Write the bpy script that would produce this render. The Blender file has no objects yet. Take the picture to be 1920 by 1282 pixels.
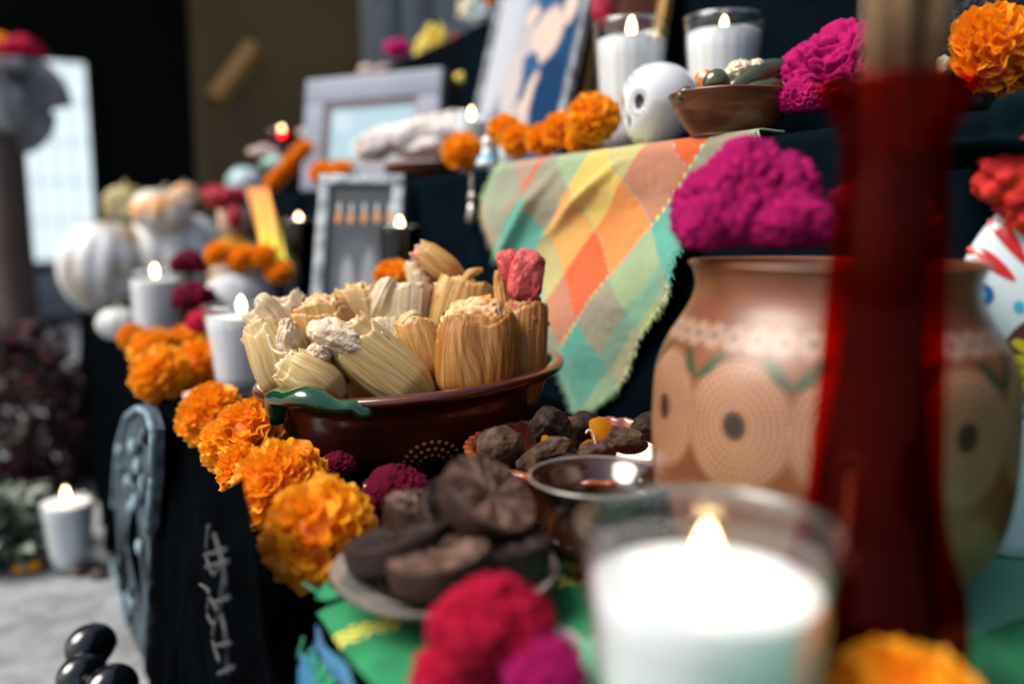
import bpy, bmesh, math, random
from math import sin, cos, pi, radians, sqrt, atan2, tan, exp
from mathutils import Vector, Matrix, Quaternion, noise
random.seed(7)
SC = bpy.context.scene
COL = SC.collection

# ------------------------------------------------------------------ camera, world, sun, exposure
H = 0.18                       # camera height above the lower altar table (table top is z = 0)
F = 1600.0                     # focal length in pixels of the 1920 px wide photograph
PITCH = radians(7.7); YAW = radians(29.7)
cam_d = bpy.data.cameras.new('camera'); cam = bpy.data.objects.new('camera', cam_d); COL.objects.link(cam)
SC.camera = cam
cam.location = (0, 0, H)
cam.rotation_mode = 'XYZ'
cam.rotation_euler = (pi/2 - PITCH, 0, -YAW)
cam_d.sensor_width = 36; cam_d.lens = F*36/1920
cam_d.clip_start = 0.01; cam_d.clip_end = 200
cam_d.dof.use_dof = True
cam_d.dof.focus_distance = 0.572
cam_d.dof.aperture_fstop = 2.35
cam_d.dof.aperture_blades = 0

w = bpy.data.worlds.new('World'); SC.world = w; w.use_nodes = True
SUN_EL = 52; SUN_AZ = 285      # compass-like angle of the sun, degrees clockwise from +Y
nt = w.node_tree; nt.nodes.clear()
sky = nt.nodes.new('ShaderNodeTexSky'); sky.sky_type = 'NISHITA'; sky.sun_disc = False
sky.sun_elevation = radians(SUN_EL); sky.sun_rotation = radians(SUN_AZ)
sky.air_density = 1.0; sky.dust_density = 4.0; sky.ozone_density = 1.0
bg = nt.nodes.new('ShaderNodeBackground'); bg.inputs['Strength'].default_value = 0.105
wo = nt.nodes.new('ShaderNodeOutputWorld')
nt.links.new(sky.outputs[0], bg.inputs[0]); nt.links.new(bg.outputs[0], wo.inputs[0])
sd = bpy.data.lights.new('sun', 'SUN'); sun = bpy.data.objects.new('sun', sd); COL.objects.link(sun)
sd.energy = 2.7; sd.angle = radians(38); sd.color = (1.0, 0.94, 0.84)
_az, _el = radians(SUN_AZ), radians(SUN_EL)
sdir = Vector((sin(_az)*cos(_el), cos(_az)*cos(_el), sin(_el)))
sun.rotation_euler = sdir.to_track_quat('Z', 'Y').to_euler()
SC.view_settings.view_transform = 'Standard'; SC.view_settings.look = 'None'
SC.view_settings.exposure = 0.58; SC.view_settings.gamma = 1
SC.view_settings.use_curve_mapping = False
SC.render.engine = 'CYCLES'
SC.cycles.use_denoising = True
SC.cycles.max_bounces = 8; SC.cycles.transparent_max_bounces = 16
SC.cycles.sample_clamp_indirect = 6
SC.cycles.caustics_reflective = False; SC.cycles.caustics_refractive = False

# ------------------------------------------------------------------ pixel -> place
CR = Matrix.Rotation(-YAW, 3, 'Z') @ Matrix.Rotation(pi/2 - PITCH, 3, 'X')
CAM = Vector((0, 0, H))
def ray(px, py): return CR @ Vector(((px-960)/F, (641-py)/F, -1))
def at_d(px, py, d): return CAM + ray(px, py)*d
def at_z(px, py, z): r = ray(px, py); return CAM + r*((z-H)/r.z)
def at_X(px, py, X): r = ray(px, py); return CAM + r*(X/r.x)
def at_Y(px, py, Y): r = ray(px, py); return CAM + r*(Y/r.y)
def col_at(px, d, z):          # point of image column px at camera depth d on height z
    lo, hi = -4000.0, 6000.0
    for _ in range(50):
        m = (lo+hi)/2
        if at_d(px, m, d).z > z: lo = m
        else: hi = m
    return at_d(px, (lo+hi)/2, d)
CRIGHT = CR @ Vector((1,0,0)); CUP = CR @ Vector((0,1,0)); CBACK = CR @ Vector((0,0,1))
FACE = -YAW                     # rotz so that local -Y faces the camera

XF = 0.113                      # front edge of the lower table
X1 = 0.47                       # front face of the second tier
_r = at_X(1417, 254, X1); Z1 = _r.z
X3 = 0.72
GZ = -0.36                      # ground

# ------------------------------------------------------------------ mesh helpers
def mk(name, v, f, mat, parent=None, smooth=True, uv=None, loc=None, rot=None, mats=None, fmi=None):
    me = bpy.data.meshes.new(name)
    me.from_pydata([tuple(p) for p in v], [], f)
    if uv is not None:
        l = me.uv_layers.new(name='UVMap')
        buf = []
        for poly in me.polygons:
            for vi in poly.vertices: buf.extend(uv[vi])
        l.data.foreach_set('uv', buf)
    if mats:
        for m in mats: me.materials.append(m)
        if fmi: me.polygons.foreach_set('material_index', fmi)
    elif mat: me.materials.append(mat)
    if smooth: me.polygons.foreach_set('use_smooth', [True]*len(me.polygons))
    me.update()
    o = bpy.data.objects.new(name, me); COL.objects.link(o)
    if parent: o.parent = parent
    if loc is not None: o.location = loc
    if rot is not None: o.rotation_euler = rot
    return o
def thing(name, label, cat, loc=(0,0,0), rot=(0,0,0), group=None):
    o = bpy.data.objects.new(name, None); COL.objects.link(o)
    o.location = loc; o.rotation_euler = rot; o.empty_display_size = .02
    return tag(o, label, cat, group)
def tag(o, label, cat, group=None):
    o['label'] = label; o['category'] = cat
    if group: o['group'] = group
    return o
def structure(o): o['kind'] = 'structure'; return o
def stuff(o, label=None, cat=None):
    o['kind'] = 'stuff'
    if label: o['label'] = label
    if cat: o['category'] = cat
    return o
def join(*parts):
    V, Fc, U = [], [], []; hasuv = all(len(p) > 2 and p[2] is not None for p in parts)
    for p in parts:
        n = len(V); V += list(p[0]); Fc += [tuple(i+n for i in f) for f in p[1]]
        if hasuv: U += list(p[2])
    return (V, Fc, U if hasuv else None)
def xf(p, M): return ([M @ Vector(v) for v in p[0]], p[1]) + tuple(p[2:])
def grid(fn, nu, nv, cu=False):
    v, u, f = [], [], []
    W = nu if cu else nu+1
    for j in range(nv+1):
        for i in range(W):
            a, b = i/nu, j/nv
            v.append(Vector(fn(a, b))); u.append((a, b))
    for j in range(nv):
        for i in range(nu):
            i2 = (i+1) % W if cu else i+1
            f.append((j*W+i, j*W+i2, (j+1)*W+i2, (j+1)*W+i))
    return (v, f, u)
def lathe(prof, seg=48, fn=None):
    v, u, f = [], [], []; n = len(prof); s = 0
    for j, (r, z) in enumerate(prof):
        if j: s += math.hypot(r-prof[j-1][0], z-prof[j-1][1])
        for i in range(seg+1):
            a = 2*pi*i/seg
            p = Vector((r*cos(a), r*sin(a), z))
            if fn: p = fn(p, a, z)
            v.append(p); u.append((i/seg, s))
    W = seg+1
    for j in range(n-1):
        for i in range(seg):
            f.append((j*W+i, j*W+i+1, (j+1)*W+i+1, (j+1)*W+i))
    return (v, f, u)
def smoothprof(pts, n=6):       # Catmull-Rom through the profile
    out = []
    P = [pts[0]] + list(pts) + [pts[-1]]
    for k in range(1, len(P)-2):
        p0, p1, p2, p3 = P[k-1], P[k], P[k+1], P[k+2]
        for i in range(n):
            t = i/n
            q = []
            for c in range(len(p1)):
                q.append(0.5*((2*p1[c]) + (-p0[c]+p2[c])*t + (2*p0[c]-5*p1[c]+4*p2[c]-p3[c])*t*t + (-p0[c]+3*p1[c]-3*p2[c]+p3[c])*t**3))
            out.append(tuple(q))
    out.append(tuple(pts[-1]))
    return out
def tube(pts, rad, seg=8, flat=1.0, up=Vector((0,0,1))):
    pts = [Vector(p) for p in pts]; n = len(pts)
    if not hasattr(rad, '__len__'): rad = [rad]*n
    v, f, u = [], [], []
    for k, p in enumerate(pts):
        t = (pts[min(k+1,n-1)] - pts[max(k-1,0)]).normalized()
        s = t.cross(up)
        if s.length < 1e-4: s = t.cross(Vector((1,0,0)))
        s.normalize(); b = s.cross(t)
        for i in range(seg):
            a = 2*pi*i/seg
            v.append(p + s*cos(a)*rad[k] + b*sin(a)*rad[k]*flat); u.append((i/seg, k/n))
    for k in range(n-1):
        for i in range(seg):
            f.append((k*seg+i, k*seg+(i+1)%seg, (k+1)*seg+(i+1)%seg, (k+1)*seg+i))
    f.append(tuple(range(seg))[::-1]); f.append(tuple((n-1)*seg+i for i in range(seg)))
    return (v, f, u)
_ico = {}
def ico(sub, fn=None):
    if sub not in _ico:
        bm = bmesh.new(); bmesh.ops.create_icosphere(bm, subdivisions=sub, radius=1)
        bm.verts.ensure_lookup_table()
        _ico[sub] = ([v.co.copy() for v in bm.verts], [tuple(x.index for x in q.verts) for q in bm.faces]); bm.free()
    v, f = _ico[sub]
    return ([fn(p.copy()) if fn else p.copy() for p in v], f)
def boxm(x0, y0, z0, x1, y1, z1, bev=0.0):
    bm = bmesh.new(); bmesh.ops.create_cube(bm, size=1)
    for q in bm.verts: q.co = Vector(((x0+x1)/2 + q.co.x*(x1-x0), (y0+y1)/2 + q.co.y*(y1-y0), (z0+z1)/2 + q.co.z*(z1-z0)))
    if bev: bmesh.ops.bevel(bm, geom=list(bm.edges), offset=bev, segments=2, affect='EDGES', profile=.7)
    bm.verts.ensure_lookup_table()
    r = ([q.co.copy() for q in bm.verts], [tuple(x.index for x in q.verts) for q in bm.faces]); bm.free(); return r
def nz(p, s=1.0, o=0.0): return noise.noise(Vector((p[0]*s+o, p[1]*s+o*1.7, p[2]*s-o)))
def copy_tree(o, parent=None):
    c = o.copy(); COL.objects.link(c)
    if parent: c.parent = parent
    for ch in list(o.children): copy_tree(ch, c)
    return c

# ------------------------------------------------------------------ material helpers
class E:                        # tiny expression wrapper over Math nodes
    def __init__(s, nt, v): s.nt = nt; s.v = v
    def m(s, op, *a):
        n = s.nt.nodes.new('ShaderNodeMath'); n.operation = op
        for i, x in enumerate((s,)+a):
            x = x.v if isinstance(x, E) else x
            if isinstance(x, (int, float)): n.inputs[i].default_value = x
            else: s.nt.links.new(x, n.inputs[i])
        return E(s.nt, n.outputs[0])
    def __add__(s, o): return s.m('ADD', o)
    def __sub__(s, o): return s.m('SUBTRACT', o)
    def __mul__(s, o): return s.m('MULTIPLY', o)
    def __truediv__(s, o): return s.m('DIVIDE', o)
    def sin(s): return s.m('SINE')
    def mod(s, o): return s.m('FLOORED_MODULO', o)
    def floor(s): return s.m('FLOOR')
    def lt(s, o): return s.m('LESS_THAN', o)
    def gt(s, o): return s.m('GREATER_THAN', o)
    def sqrt(s): return s.m('SQRT')
    def atan2(s, o): return s.m('ARCTAN2', o)
    def max(s, o): return s.m('MAXIMUM', o)
    def min(s, o): return s.m('MINIMUM', o)
    def abs(s): return s.m('ABSOLUTE')
def mix(nt, fac, a, b, blend='MIX'):
    n = nt.nodes.new('ShaderNodeMix'); n.data_type = 'RGBA'; n.blend_type = blend
    for idx, x in ((0, fac), (6, a), (7, b)):
        x = x.v if isinstance(x, E) else x
        if isinstance(x, (int, float)): n.inputs[idx].default_value = x
        elif isinstance(x, tuple): n.inputs[idx].default_value = (*x[:3], 1)
        else: nt.links.new(x, n.inputs[idx])
    return n.outputs[2]
def new_mat(name):
    m = bpy.data.materials.new(name); m.use_nodes = True
    nt = m.node_tree; b = nt.nodes['Principled BSDF']
    return m, nt, b
def texco(nt, kind='Object', scale=None):
    t = nt.nodes.new('ShaderNodeTexCoord'); o = t.outputs[kind]
    if scale is not None:
        mp = nt.nodes.new('ShaderNodeMapping'); mp.inputs['Scale'].default_value = scale if hasattr(scale,'__len__') else (scale,)*3
        nt.links.new(o, mp.inputs[0]); o = mp.outputs[0]
    return o
def noisetex(nt, vec, scale=5, detail=4, rough=.55, dist=0):
    n = nt.nodes.new('ShaderNodeTexNoise'); n.inputs['Scale'].default_value = scale
    n.inputs['Detail'].default_value = detail; n.inputs['Roughness'].default_value = rough; n.inputs['Distortion'].default_value = dist
    nt.links.new(vec, n.inputs['Vector']); return n.outputs['Fac']
def ramp(nt, fac, stops, const=False):
    r = nt.nodes.new('ShaderNodeValToRGB'); cr = r.color_ramp
    if const: cr.interpolation = 'CONSTANT'
    while len(cr.elements) < len(stops): cr.elements.new(.5)
    for e, (p, c) in zip(cr.elements, stops): e.position = p; e.color = (*c, 1)
    nt.links.new(fac.v if isinstance(fac, E) else fac, r.inputs[0]); return r.outputs[0]
def bump(nt, b, h, strength=.3, dist=.001, prev=None):
    n = nt.nodes.new('ShaderNodeBump'); n.inputs['Strength'].default_value = strength; n.inputs['Distance'].default_value = dist
    nt.links.new(h.v if isinstance(h, E) else h, n.inputs['Height'])
    if prev is not None: nt.links.new(prev, n.inputs['Normal'])
    nt.links.new(n.outputs[0], b.inputs['Normal']); return n.outputs[0]
def pm(name, c1, c2=None, scale=60, rough=.6, bs=.0, bd=.001, bscale=None, coat=0, sheen=0, metal=0, sss=0, lo=.35, hi=.65, spec=None, trans=0, kind='Object', coat_r=.05, sheen_t=None, ior=None):
    m, nt, b = new_mat(name)
    vec = texco(nt, kind)
    if c2 is not None:
        n = noisetex(nt, vec, scale, 5)
        c = ramp(nt, n, [(lo, c1), (hi, c2)]); nt.links.new(c, b.inputs['Base Color'])
    else: b.inputs['Base Color'].default_value = (*c1, 1)
    b.inputs['Roughness'].default_value = rough; b.inputs['Metallic'].default_value = metal
    if spec is not None: b.inputs['Specular IOR Level'].default_value = spec
    if ior: b.inputs['IOR'].default_value = ior
    b.inputs['Coat Weight'].default_value = coat; b.inputs['Coat Roughness'].default_value = coat_r
    b.inputs['Sheen Weight'].default_value = sheen
    if sheen_t: b.inputs['Sheen Tint'].default_value = (*sheen_t, 1)
    if sss:
        b.inputs['Subsurface Weight'].default_value = sss; b.inputs['Subsurface Scale'].default_value = .006
        b.inputs['Subsurface Radius'].default_value = (1, .6, .4)
    if bs: bump(nt, b, noisetex(nt, vec, bscale or scale*3, 6), bs, bd)
    if trans:
        tr = nt.nodes.new('ShaderNodeBsdfTranslucent'); mx = nt.nodes.new('ShaderNodeMixShader'); mx.inputs[0].default_value = trans
        if c2 is not None: nt.links.new(c, tr.inputs[0])
        else: tr.inputs[0].default_value = (*c1, 1)
        out = nt.nodes['Material Output']
        nt.links.new(b.outputs[0], mx.inputs[1]); nt.links.new(tr.outputs[0], mx.inputs[2]); nt.links.new(mx.outputs[0], out.inputs[0])
    return m
def glass_mat(name, tint=(.97,.99,1), refl=(1,1,1), strength=1.0, rough=.02, blend=.25):
    m = bpy.data.materials.new(name); m.use_nodes = True; nt = m.node_tree; nt.nodes.clear()
    o = nt.nodes.new('ShaderNodeOutputMaterial'); t = nt.nodes.new('ShaderNodeBsdfTransparent'); t.inputs[0].default_value = (*tint, 1)
    g = nt.nodes.new('ShaderNodeBsdfGlossy'); g.inputs[0].default_value = (*refl, 1); g.inputs['Roughness'].default_value = rough
    lw = nt.nodes.new('ShaderNodeLayerWeight'); lw.inputs[0].default_value = .5
    f = (E(nt, lw.outputs['Facing']).m('POWER', 4.0)*.75 + .05).m('MULTIPLY', strength).m('MINIMUM', .9)
    mx = nt.nodes.new('ShaderNodeMixShader'); nt.links.new(f.v, mx.inputs[0])
    nt.links.new(t.outputs[0], mx.inputs[1]); nt.links.new(g.outputs[0], mx.inputs[2]); nt.links.new(mx.outputs[0], o.inputs[0])
    return m
def emit(name, c, s):
    m = bpy.data.materials.new(name); m.use_nodes = True; nt = m.node_tree; nt.nodes.clear()
    o = nt.nodes.new('ShaderNodeOutputMaterial'); e = nt.nodes.new('ShaderNodeEmission')
    e.inputs[0].default_value = (*c, 1); e.inputs[1].default_value = s; nt.links.new(e.outputs[0], o.inputs[0]); return m

M = {}
M['marigold'] = pm('marigold_petal', (.95,.33,.004), (1.0,.47,.010), 70, .55, trans=.3)
M['marigold_core'] = pm('marigold_core', (.55,.12,.002), (.8,.2,.004), 90, .8)
M['marigold_yellow'] = pm('marigold_petal_yellow', (.98,.34,.006), (1.0,.46,.01), 70, .55, trans=.3)
M['magenta'] = pm('cockscomb_magenta', (.40,.002,.09), (.82,.015,.26), 120, .75, bs=.8, bd=.0015, bscale=700, sheen=.08, sheen_t=(1,.1,.5), spec=.15)
M['magenta_red'] = pm('cockscomb_red', (.30,.002,.02), (.62,.006,.055), 120, .75, bs=.6, bd=.001, bscale=700, sheen=.05, sheen_t=(1,.1,.3), spec=.15)
M['magenta_dark'] = pm('cockscomb_dark', (.07,.0008,.012), (.20,.002,.035), 160, .8, bs=.8, bd=.001, bscale=900, sheen=.03, sheen_t=(1,.1,.3), spec=.12)
M['leaf'] = pm('green_leaf', (.02,.07,.015), (.05,.14,.03), 60, .5)
M['wax'] = pm('white_wax', (.86,.85,.83), (.9,.9,.89), 30, .45, sss=.35)
M['glass'] = glass_mat('clear_glass', strength=1.15)
M['wick'] = pm('burnt_wick', (.03,.02,.02))
M['flame'] = emit('flame', (1.0,.70,.36), 9)
M['clay'] = pm('brown_glazed_clay', (.085,.014,.006), (.17,.03,.010), 14, .22, bs=.1, bd=.001, bscale=60, coat=.8, coat_r=.08)
M['dark_clay'] = pm('dark_clay', (.035,.012,.008), (.06,.02,.012), 30, .25, coat=.6)
M['black_cloth'] = pm('black_cloth', (.0015,.002,.003), (.003,.004,.006), 40, .85, spec=.2, ior=1.12, bs=.3, bscale=300, sheen=.0)
M['navy_cloth'] = pm('navy_cloth', (.0012,.0035,.0065), (.002,.006,.010), 20, .85, spec=.2, ior=1.12, bs=.3, bscale=300)
M['black_plastic'] = pm('black_plastic', (.0012,.0016,.0022), (.002,.003,.004), 15, .55, bs=.35, bd=.006, bscale=25, spec=.1, ior=1.03)
M['choc'] = pm('chocolate', (.016,.006,.0035), (.055,.026,.017), 110, .6, spec=.25, bs=.6, bd=.0012, bscale=260, lo=.4, hi=.75)
M['choc_face'] = pm('chocolate_bloomed', (.030,.014,.009), (.17,.098,.070), 130, .5, spec=.3, bs=.8, bd=.0014, bscale=220)
M['white_ceramic'] = pm('white_ceramic', (.80,.82,.83), None, rough=.15, coat=.7)
M['pumpkin_white'] = pm('white_pumpkin_skin', (.55,.56,.54), (.76,.78,.79), 12, .5, bs=.2)
M['orange_skin'] = pm('orange_pumpkin_skin', (.65,.25,.04), (.80,.62,.42), 14, .5)
M['olive_skin'] = pm('olive_gourd_skin', (.28,.22,.05), (.62,.55,.35), 14, .5)
M['ground'] = None

# ------------------------------------------------------------------ flower builders
def marigold_mesh(seed, n=230, R=1.0, squash=.82, ruff=1.0):
    rnd = random.Random(seed); V, Fc = [], []
    ga = pi*(3-sqrt(5))
    for i in range(n):
        t = (i+.5)/n
        z = 1 - t*1.62                       # from the crown to below the equator
        ph = i*ga + rnd.uniform(-.25,.25)
        rr = sqrt(max(0, 1-z*z))
        d = Vector((rr*cos(ph), rr*sin(ph), z)); d = (d + Vector((rnd.gauss(0,.11), rnd.gauss(0,.11), rnd.gauss(0,.11)))).normalized()
        # petal frame: outward d, width s, normal nrm
        up = Vector((0,0,1)) if abs(d.z) < .93 else Vector((1,0,0))
        s = d.cross(up).normalized(); nrm = s.cross(d)
        tw = rnd.uniform(-.9,.9) if t > .3 else rnd.uniform(-pi,pi)
        q = Quaternion(d, tw); s = q @ s; nrm = q @ nrm
        L = R*rnd.uniform(.88,1.10)*(1 if t < .55 else 1.0)
        wd = R*rnd.uniform(.15,.25)*(0.8+.5*t)
        curl = rnd.uniform(.05,.30)*R*(1 if t>.15 else .3); fr = rnd.uniform(2.2,4.2); p0 = rnd.uniform(0,6.3)
        r0 = R*.45; base = len(V); NC = 6
        for j in range(4):
            b = j/3
            for k in range(NC+1):
                a = (k/NC-.5)*2
                wv = wd*(.35+.75*b**.8)
                edge = -(a*a)*.10*R*(b>.9) + (sin(a*fr*1.7+p0)*.035 + rnd.uniform(-.015,.015))*R*(b>.9)
                rad = r0+(L-r0)*b+edge
                off = curl*b*b - .10*R*b + sin(a*fr+p0)*.085*R*b**1.5*ruff + a*a*.05*R*b
                p = d*rad + s*(a*wv) + nrm*off
                p = p*(1.0)
                V.append(Vector((p.x, p.y, p.z*squash)))
        W = NC+1
        for j in range(3):
            for k in range(NC): Fc.append((base+j*W+k, base+j*W+k+1, base+(j+1)*W+k+1, base+(j+1)*W+k))
    np_ = len(Fc)
    core = ico(3, lambda p: Vector((p.x*.70*R, p.y*.70*R, p.z*.70*squash*R)))
    n0 = len(V); V += core[0]; Fc += [tuple(x+n0 for x in f) for f in core[1]]
    return V, Fc, [0]*np_ + [1]*(len(Fc)-np_)
for key in ('marigold',):
    nt_ = M[key].node_tree; oi_ = nt_.nodes.new('ShaderNodeObjectInfo'); bs_ = nt_.nodes['Principled BSDF']
    src = bs_.inputs['Base Color'].links[0].from_socket
    fc_ = (E(nt_, oi_.outputs['Random'])*.55)
    big = noisetex(nt_, texco(nt_, 'Object'), 1.6, 3); old = ramp(nt_, big, [(.60,(0,0,0)),(.8,(.45,.45,.45))])
    c_ = mix(nt_, fc_, src, (1.0,.52,.02)); c_ = mix(nt_, old, c_, (.60,.16,.01))
    for l_ in list(src.links):
        if l_.to_node.type in ('BSDF_PRINCIPLED','BSDF_TRANSLUCENT'):
            to = l_.to_socket; nt_.links.remove(l_); nt_.links.new(c_, to)
_mg = []
for k in range(3):
    v_, f_, mi = marigold_mesh(11+k)
    o_ = mk('marigold', v_, f_, None, mats=[M['marigold'], M['marigold_core']], fmi=mi)
    _mg.append(o_.data); bpy.data.objects.remove(o_)
_mgc = 0
def marigold(c, r, label, tilt=None, group='marigold heads along the altar', sq=1.0, var=None):
    global _mgc
    o = bpy.data.objects.new('marigold', _mg[(_mgc if var is None else var) % 3]); _mgc += 1; COL.objects.link(o)
    o.location = c; o.scale = (r, r, r*sq)
    rnd = random.Random(_mgc*13)
    if tilt is None: tilt = Vector((-.5, -.55, 1))
    o.rotation_mode = 'QUATERNION'
    q = Vector(tilt).normalized().to_track_quat('Z', 'Y') @ Quaternion((0,0,1), rnd.uniform(0,6.3))
    o.rotation_quaternion = q
    return tag(o, label, 'flower', group)
def cockscomb_mesh(seed, sub=5, lobes=5, flat=.85, fold=.16, depth=.12):
    rnd = random.Random(seed); cs = []
    for i in range(lobes):
        a = 2*pi*i/lobes + rnd.uniform(-.3,.3)
        cs.append(Vector((cos(a)*.55, sin(a)*.55, rnd.uniform(0,.45))).normalized())
    cs.append(Vector((0,0,1)))
    def fn(p):
        best = max(p.dot(c) for c in cs)
        lob = (best-.75)*.75
        q = p*3.4 + Vector((nz(p,2,seed), nz(p,2,seed+5), nz(p,2,seed+9)))*1.3
        rid = 1-min(1, abs(noise.noise(q))*4.2)
        rid2 = 1-min(1, abs(noise.noise(q*2.1+Vector((7,0,0))))*3.6)
        fine = noise.noise(p*17)*.5 + noise.noise(p*36)*.6
        r = .90 + lob - (.17 if seed not in (8,9,10) else .27)*rid - .085*rid2 + fine*.05
        z = p.z*r*flat
        if z < -.25: z = -.25+(z+.25)*.4
        return Vector((p.x*r, p.y*r, z))
    return ico(sub, fn)
_cc = {}
def cockscomb(c, r, mat, label, sub=5, stem=0, seed=1, flat=.85, rot=None, sc=None, group='cockscomb flower heads on the altar'):
    key = (seed, sub, flat, mat)
    if key not in _cc:
        v, f = cockscomb_mesh(seed, sub, flat=flat); o = mk('cockscomb_flower', v, f, M[mat]); _cc[key] = o.data
    else: o = bpy.data.objects.new('cockscomb_flower', _cc[key]); COL.objects.link(o)
    o.location = c; o.scale = sc or (r,)*3
    o.rotation_euler = rot or (0,0,seed*1.3)
    if stem:
        k_ = o.scale[0]; t_ = tube([(0,0,0),(.1,.1,-stem/k_*.5),(0,.1,-stem/k_)], [.16,.13,.12], 8); mk('stem', t_[0], t_[1], M['leaf'], o)
    return tag(o, label, 'flower', group)

# ------------------------------------------------------------------ candle builder
def candle(base, rt, rb, h, wax_h, label, flame=True, facets=0, glass=True, mat='wax', gmat='glass', group='candles on the altar', fl=1.0, wax_top=None, tall=1.0):
    t = thing('candle', label, 'candle', base, (0,0,random.uniform(0,6)), group)
    th = rt*.055
    def R(z): return rb + (rt-rb)*(z/h)
    def facet(p, a, z):
        if not facets or z > h*.86 or z < h*.02: return p
        k = 1 - .022*abs(cos(a*facets/2))**3
        return Vector((p.x*k, p.y*k, p.z))
    if glass:
        prof = [(0.001, 0), (rb*.9, 0), (rb, .002)] + [(R(h*i/14), h*i/14) for i in range(1, 14)] + [(R(h)-.0002, h-.0012), (R(h)-th*.5, h), (R(h)-th, h-.0012)] + [(R(h*i/8)-th, h*i/8) for i in range(7, 1, -1)] + [(R(h*.08)-th, h*.08), (0.001, h*.07)]
        g = lathe(prof, 96, facet); mk('glass', g[0], g[1], M[gmat], t)
        rim = lathe([(R(h)-th*.5+cos(a)*th*.62, h+sin(a)*th*.62) for a in [i*2*pi/10 for i in range(11)]], 72)
        mk('glass_rim', rim[0], rim[1], M['rim_glass'] if 'rim_glass' in M else M[gmat], t)
    wt = wax_h
    wr = (lambda z: R(z)-th*1.05) if glass else R
    z0 = h*.08 if glass else 0
    prof = [(0.001, z0), (wr(z0), z0)] + [(wr(z0+(wt-z0)*i/6), z0+(wt-z0)*i/6) for i in range(1, 7)] + [(wr(wt)-.0008, wt+.0008 if glass else wt), (wr(wt)*.8, wt-.0005), (wr(wt)*.5, wt-.0012), (.004, wt-.002), (.001, wt-.002)]
    wx = lathe(prof, 64); mk('wax', wx[0], wx[1], M[mat], t)
    wk = tube([(0,0,wt-.003),(0,0,wt+.004),(.0012,0,wt+.008)], .0007, 6); mk('wick', wk[0], wk[1], M['wick'], t)
    if flame:
        flame_h = random.uniform(.9, 1.15); fh = .021*fl; fr = .0050*fl
        prof = [(max(.0001, fr*sin(pi*min(1, s)**.80)**.75*(1 - .12*s)), wt+.0035+fh*s*flame_h) for s in [i/14 for i in range(15)]]
        f_ = lathe(prof, 16); mk('flame', f_[0], f_[1], M['flame'], t)
    return t
M['rim_glass'] = glass_mat('glass_rim', strength=2.2, rough=.05)
M['black_glass'] = glass_mat('black_glass', tint=(.012,.014,.018), strength=1.2)
M['red_glass_small'] = glass_mat('red_small_glass', tint=(.75,.06,.03), strength=1.1)

# ================================================================== SETTING
def ground_mat():
    m, nt, b = new_mat('concrete_ground'); v = texco(nt, 'Object')
    c = ramp(nt, noisetex(nt, v, 2.2, 8, .65), [(.3, (.24,.255,.27)), (.7, (.40,.42,.44))])
    c2 = ramp(nt, noisetex(nt, v, 40, 5), [(.35, (.6,.6,.6)), (.65, (1,1,1))])
    c3 = ramp(nt, noisetex(nt, v, 9, 3, .6, 1.5), [(.42,(.55,.52,.5)),(.55,(1,1,1))])
    nt.links.new(mix(nt, .6, mix(nt, .5, c, c2, 'MULTIPLY'), c3, 'MULTIPLY'), b.inputs['Base Color']); b.inputs['Roughness'].default_value = .8
    bump(nt, b, noisetex(nt, v, 60, 8), .5, .004); return m
M['ground'] = ground_mat()
g = mk('ground', [(-60,-60,GZ),(60,-60,GZ),(60,60,GZ),(-60,60,GZ)], [(0,1,2,3)], M['ground'], smooth=False); structure(g)

# the dim hall behind: a wall at Y = 5 with an open arch on the left
M['brown_wall'] = pm('ochre_wall', (.070,.042,.013), (.105,.064,.021), 1.6, .85, bs=.3, bscale=30)
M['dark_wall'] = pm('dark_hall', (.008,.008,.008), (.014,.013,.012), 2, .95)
M['grey_wall'] = pm('grey_green_plaster', (.20,.23,.235), (.27,.30,.30), 2, .8, bs=.2, bscale=30)
M['grey_post'] = pm('grey_post', (.15,.16,.18), (.22,.23,.25), 8, .6)
YW = 5.0
def wx(px): return at_Y(px, 300, YW).x
bx = [wx(-300), wx(385), wx(684), wx(1250)]
top = 4.5
hall = thing('house', 'dim ochre and grey building wall with a dark open hall behind the altar', 'building', (bx[1], YW, GZ))
def hb(name, m, x0, y0, z0, x1, y1, z1, bev=0, par=None):
    b_ = boxm(x0-bx[1], y0-YW, z0-GZ, x1-bx[1], y1-YW, z1-GZ, bev); return mk(name, b_[0], b_[1], M[m], par or hall, smooth=False)
hb('wall', 'brown_wall', bx[1], YW, GZ-.01, bx[2], YW+.3, top)
hb('grey_wall', 'grey_wall', bx[2], YW-.06, GZ-.01, bx[3]+6, YW+.25, top)
for k, (pa, pb, col) in enumerate([(690,722,'grey_post'), (748,764,'grey_wall'), (772,784,'grey_post'), (800,806,'grey_wall')]):
    hb('pilaster', col, wx(pa), YW-.14-.01*k, GZ-.01, wx(pb), YW-.06, top)
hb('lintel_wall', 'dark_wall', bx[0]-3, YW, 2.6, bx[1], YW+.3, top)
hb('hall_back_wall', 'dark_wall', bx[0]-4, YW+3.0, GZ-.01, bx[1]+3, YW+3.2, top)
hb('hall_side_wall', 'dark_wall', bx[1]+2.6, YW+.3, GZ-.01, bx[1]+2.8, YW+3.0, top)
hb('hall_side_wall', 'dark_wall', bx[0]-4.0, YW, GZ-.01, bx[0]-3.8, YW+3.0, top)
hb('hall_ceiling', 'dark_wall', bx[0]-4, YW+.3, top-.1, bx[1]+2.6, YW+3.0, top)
hb('hall_floor', 'dark_wall', bx[0]-3.8, YW+.3, GZ, bx[1]+2.6, YW+3.0, GZ+.02)
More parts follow.
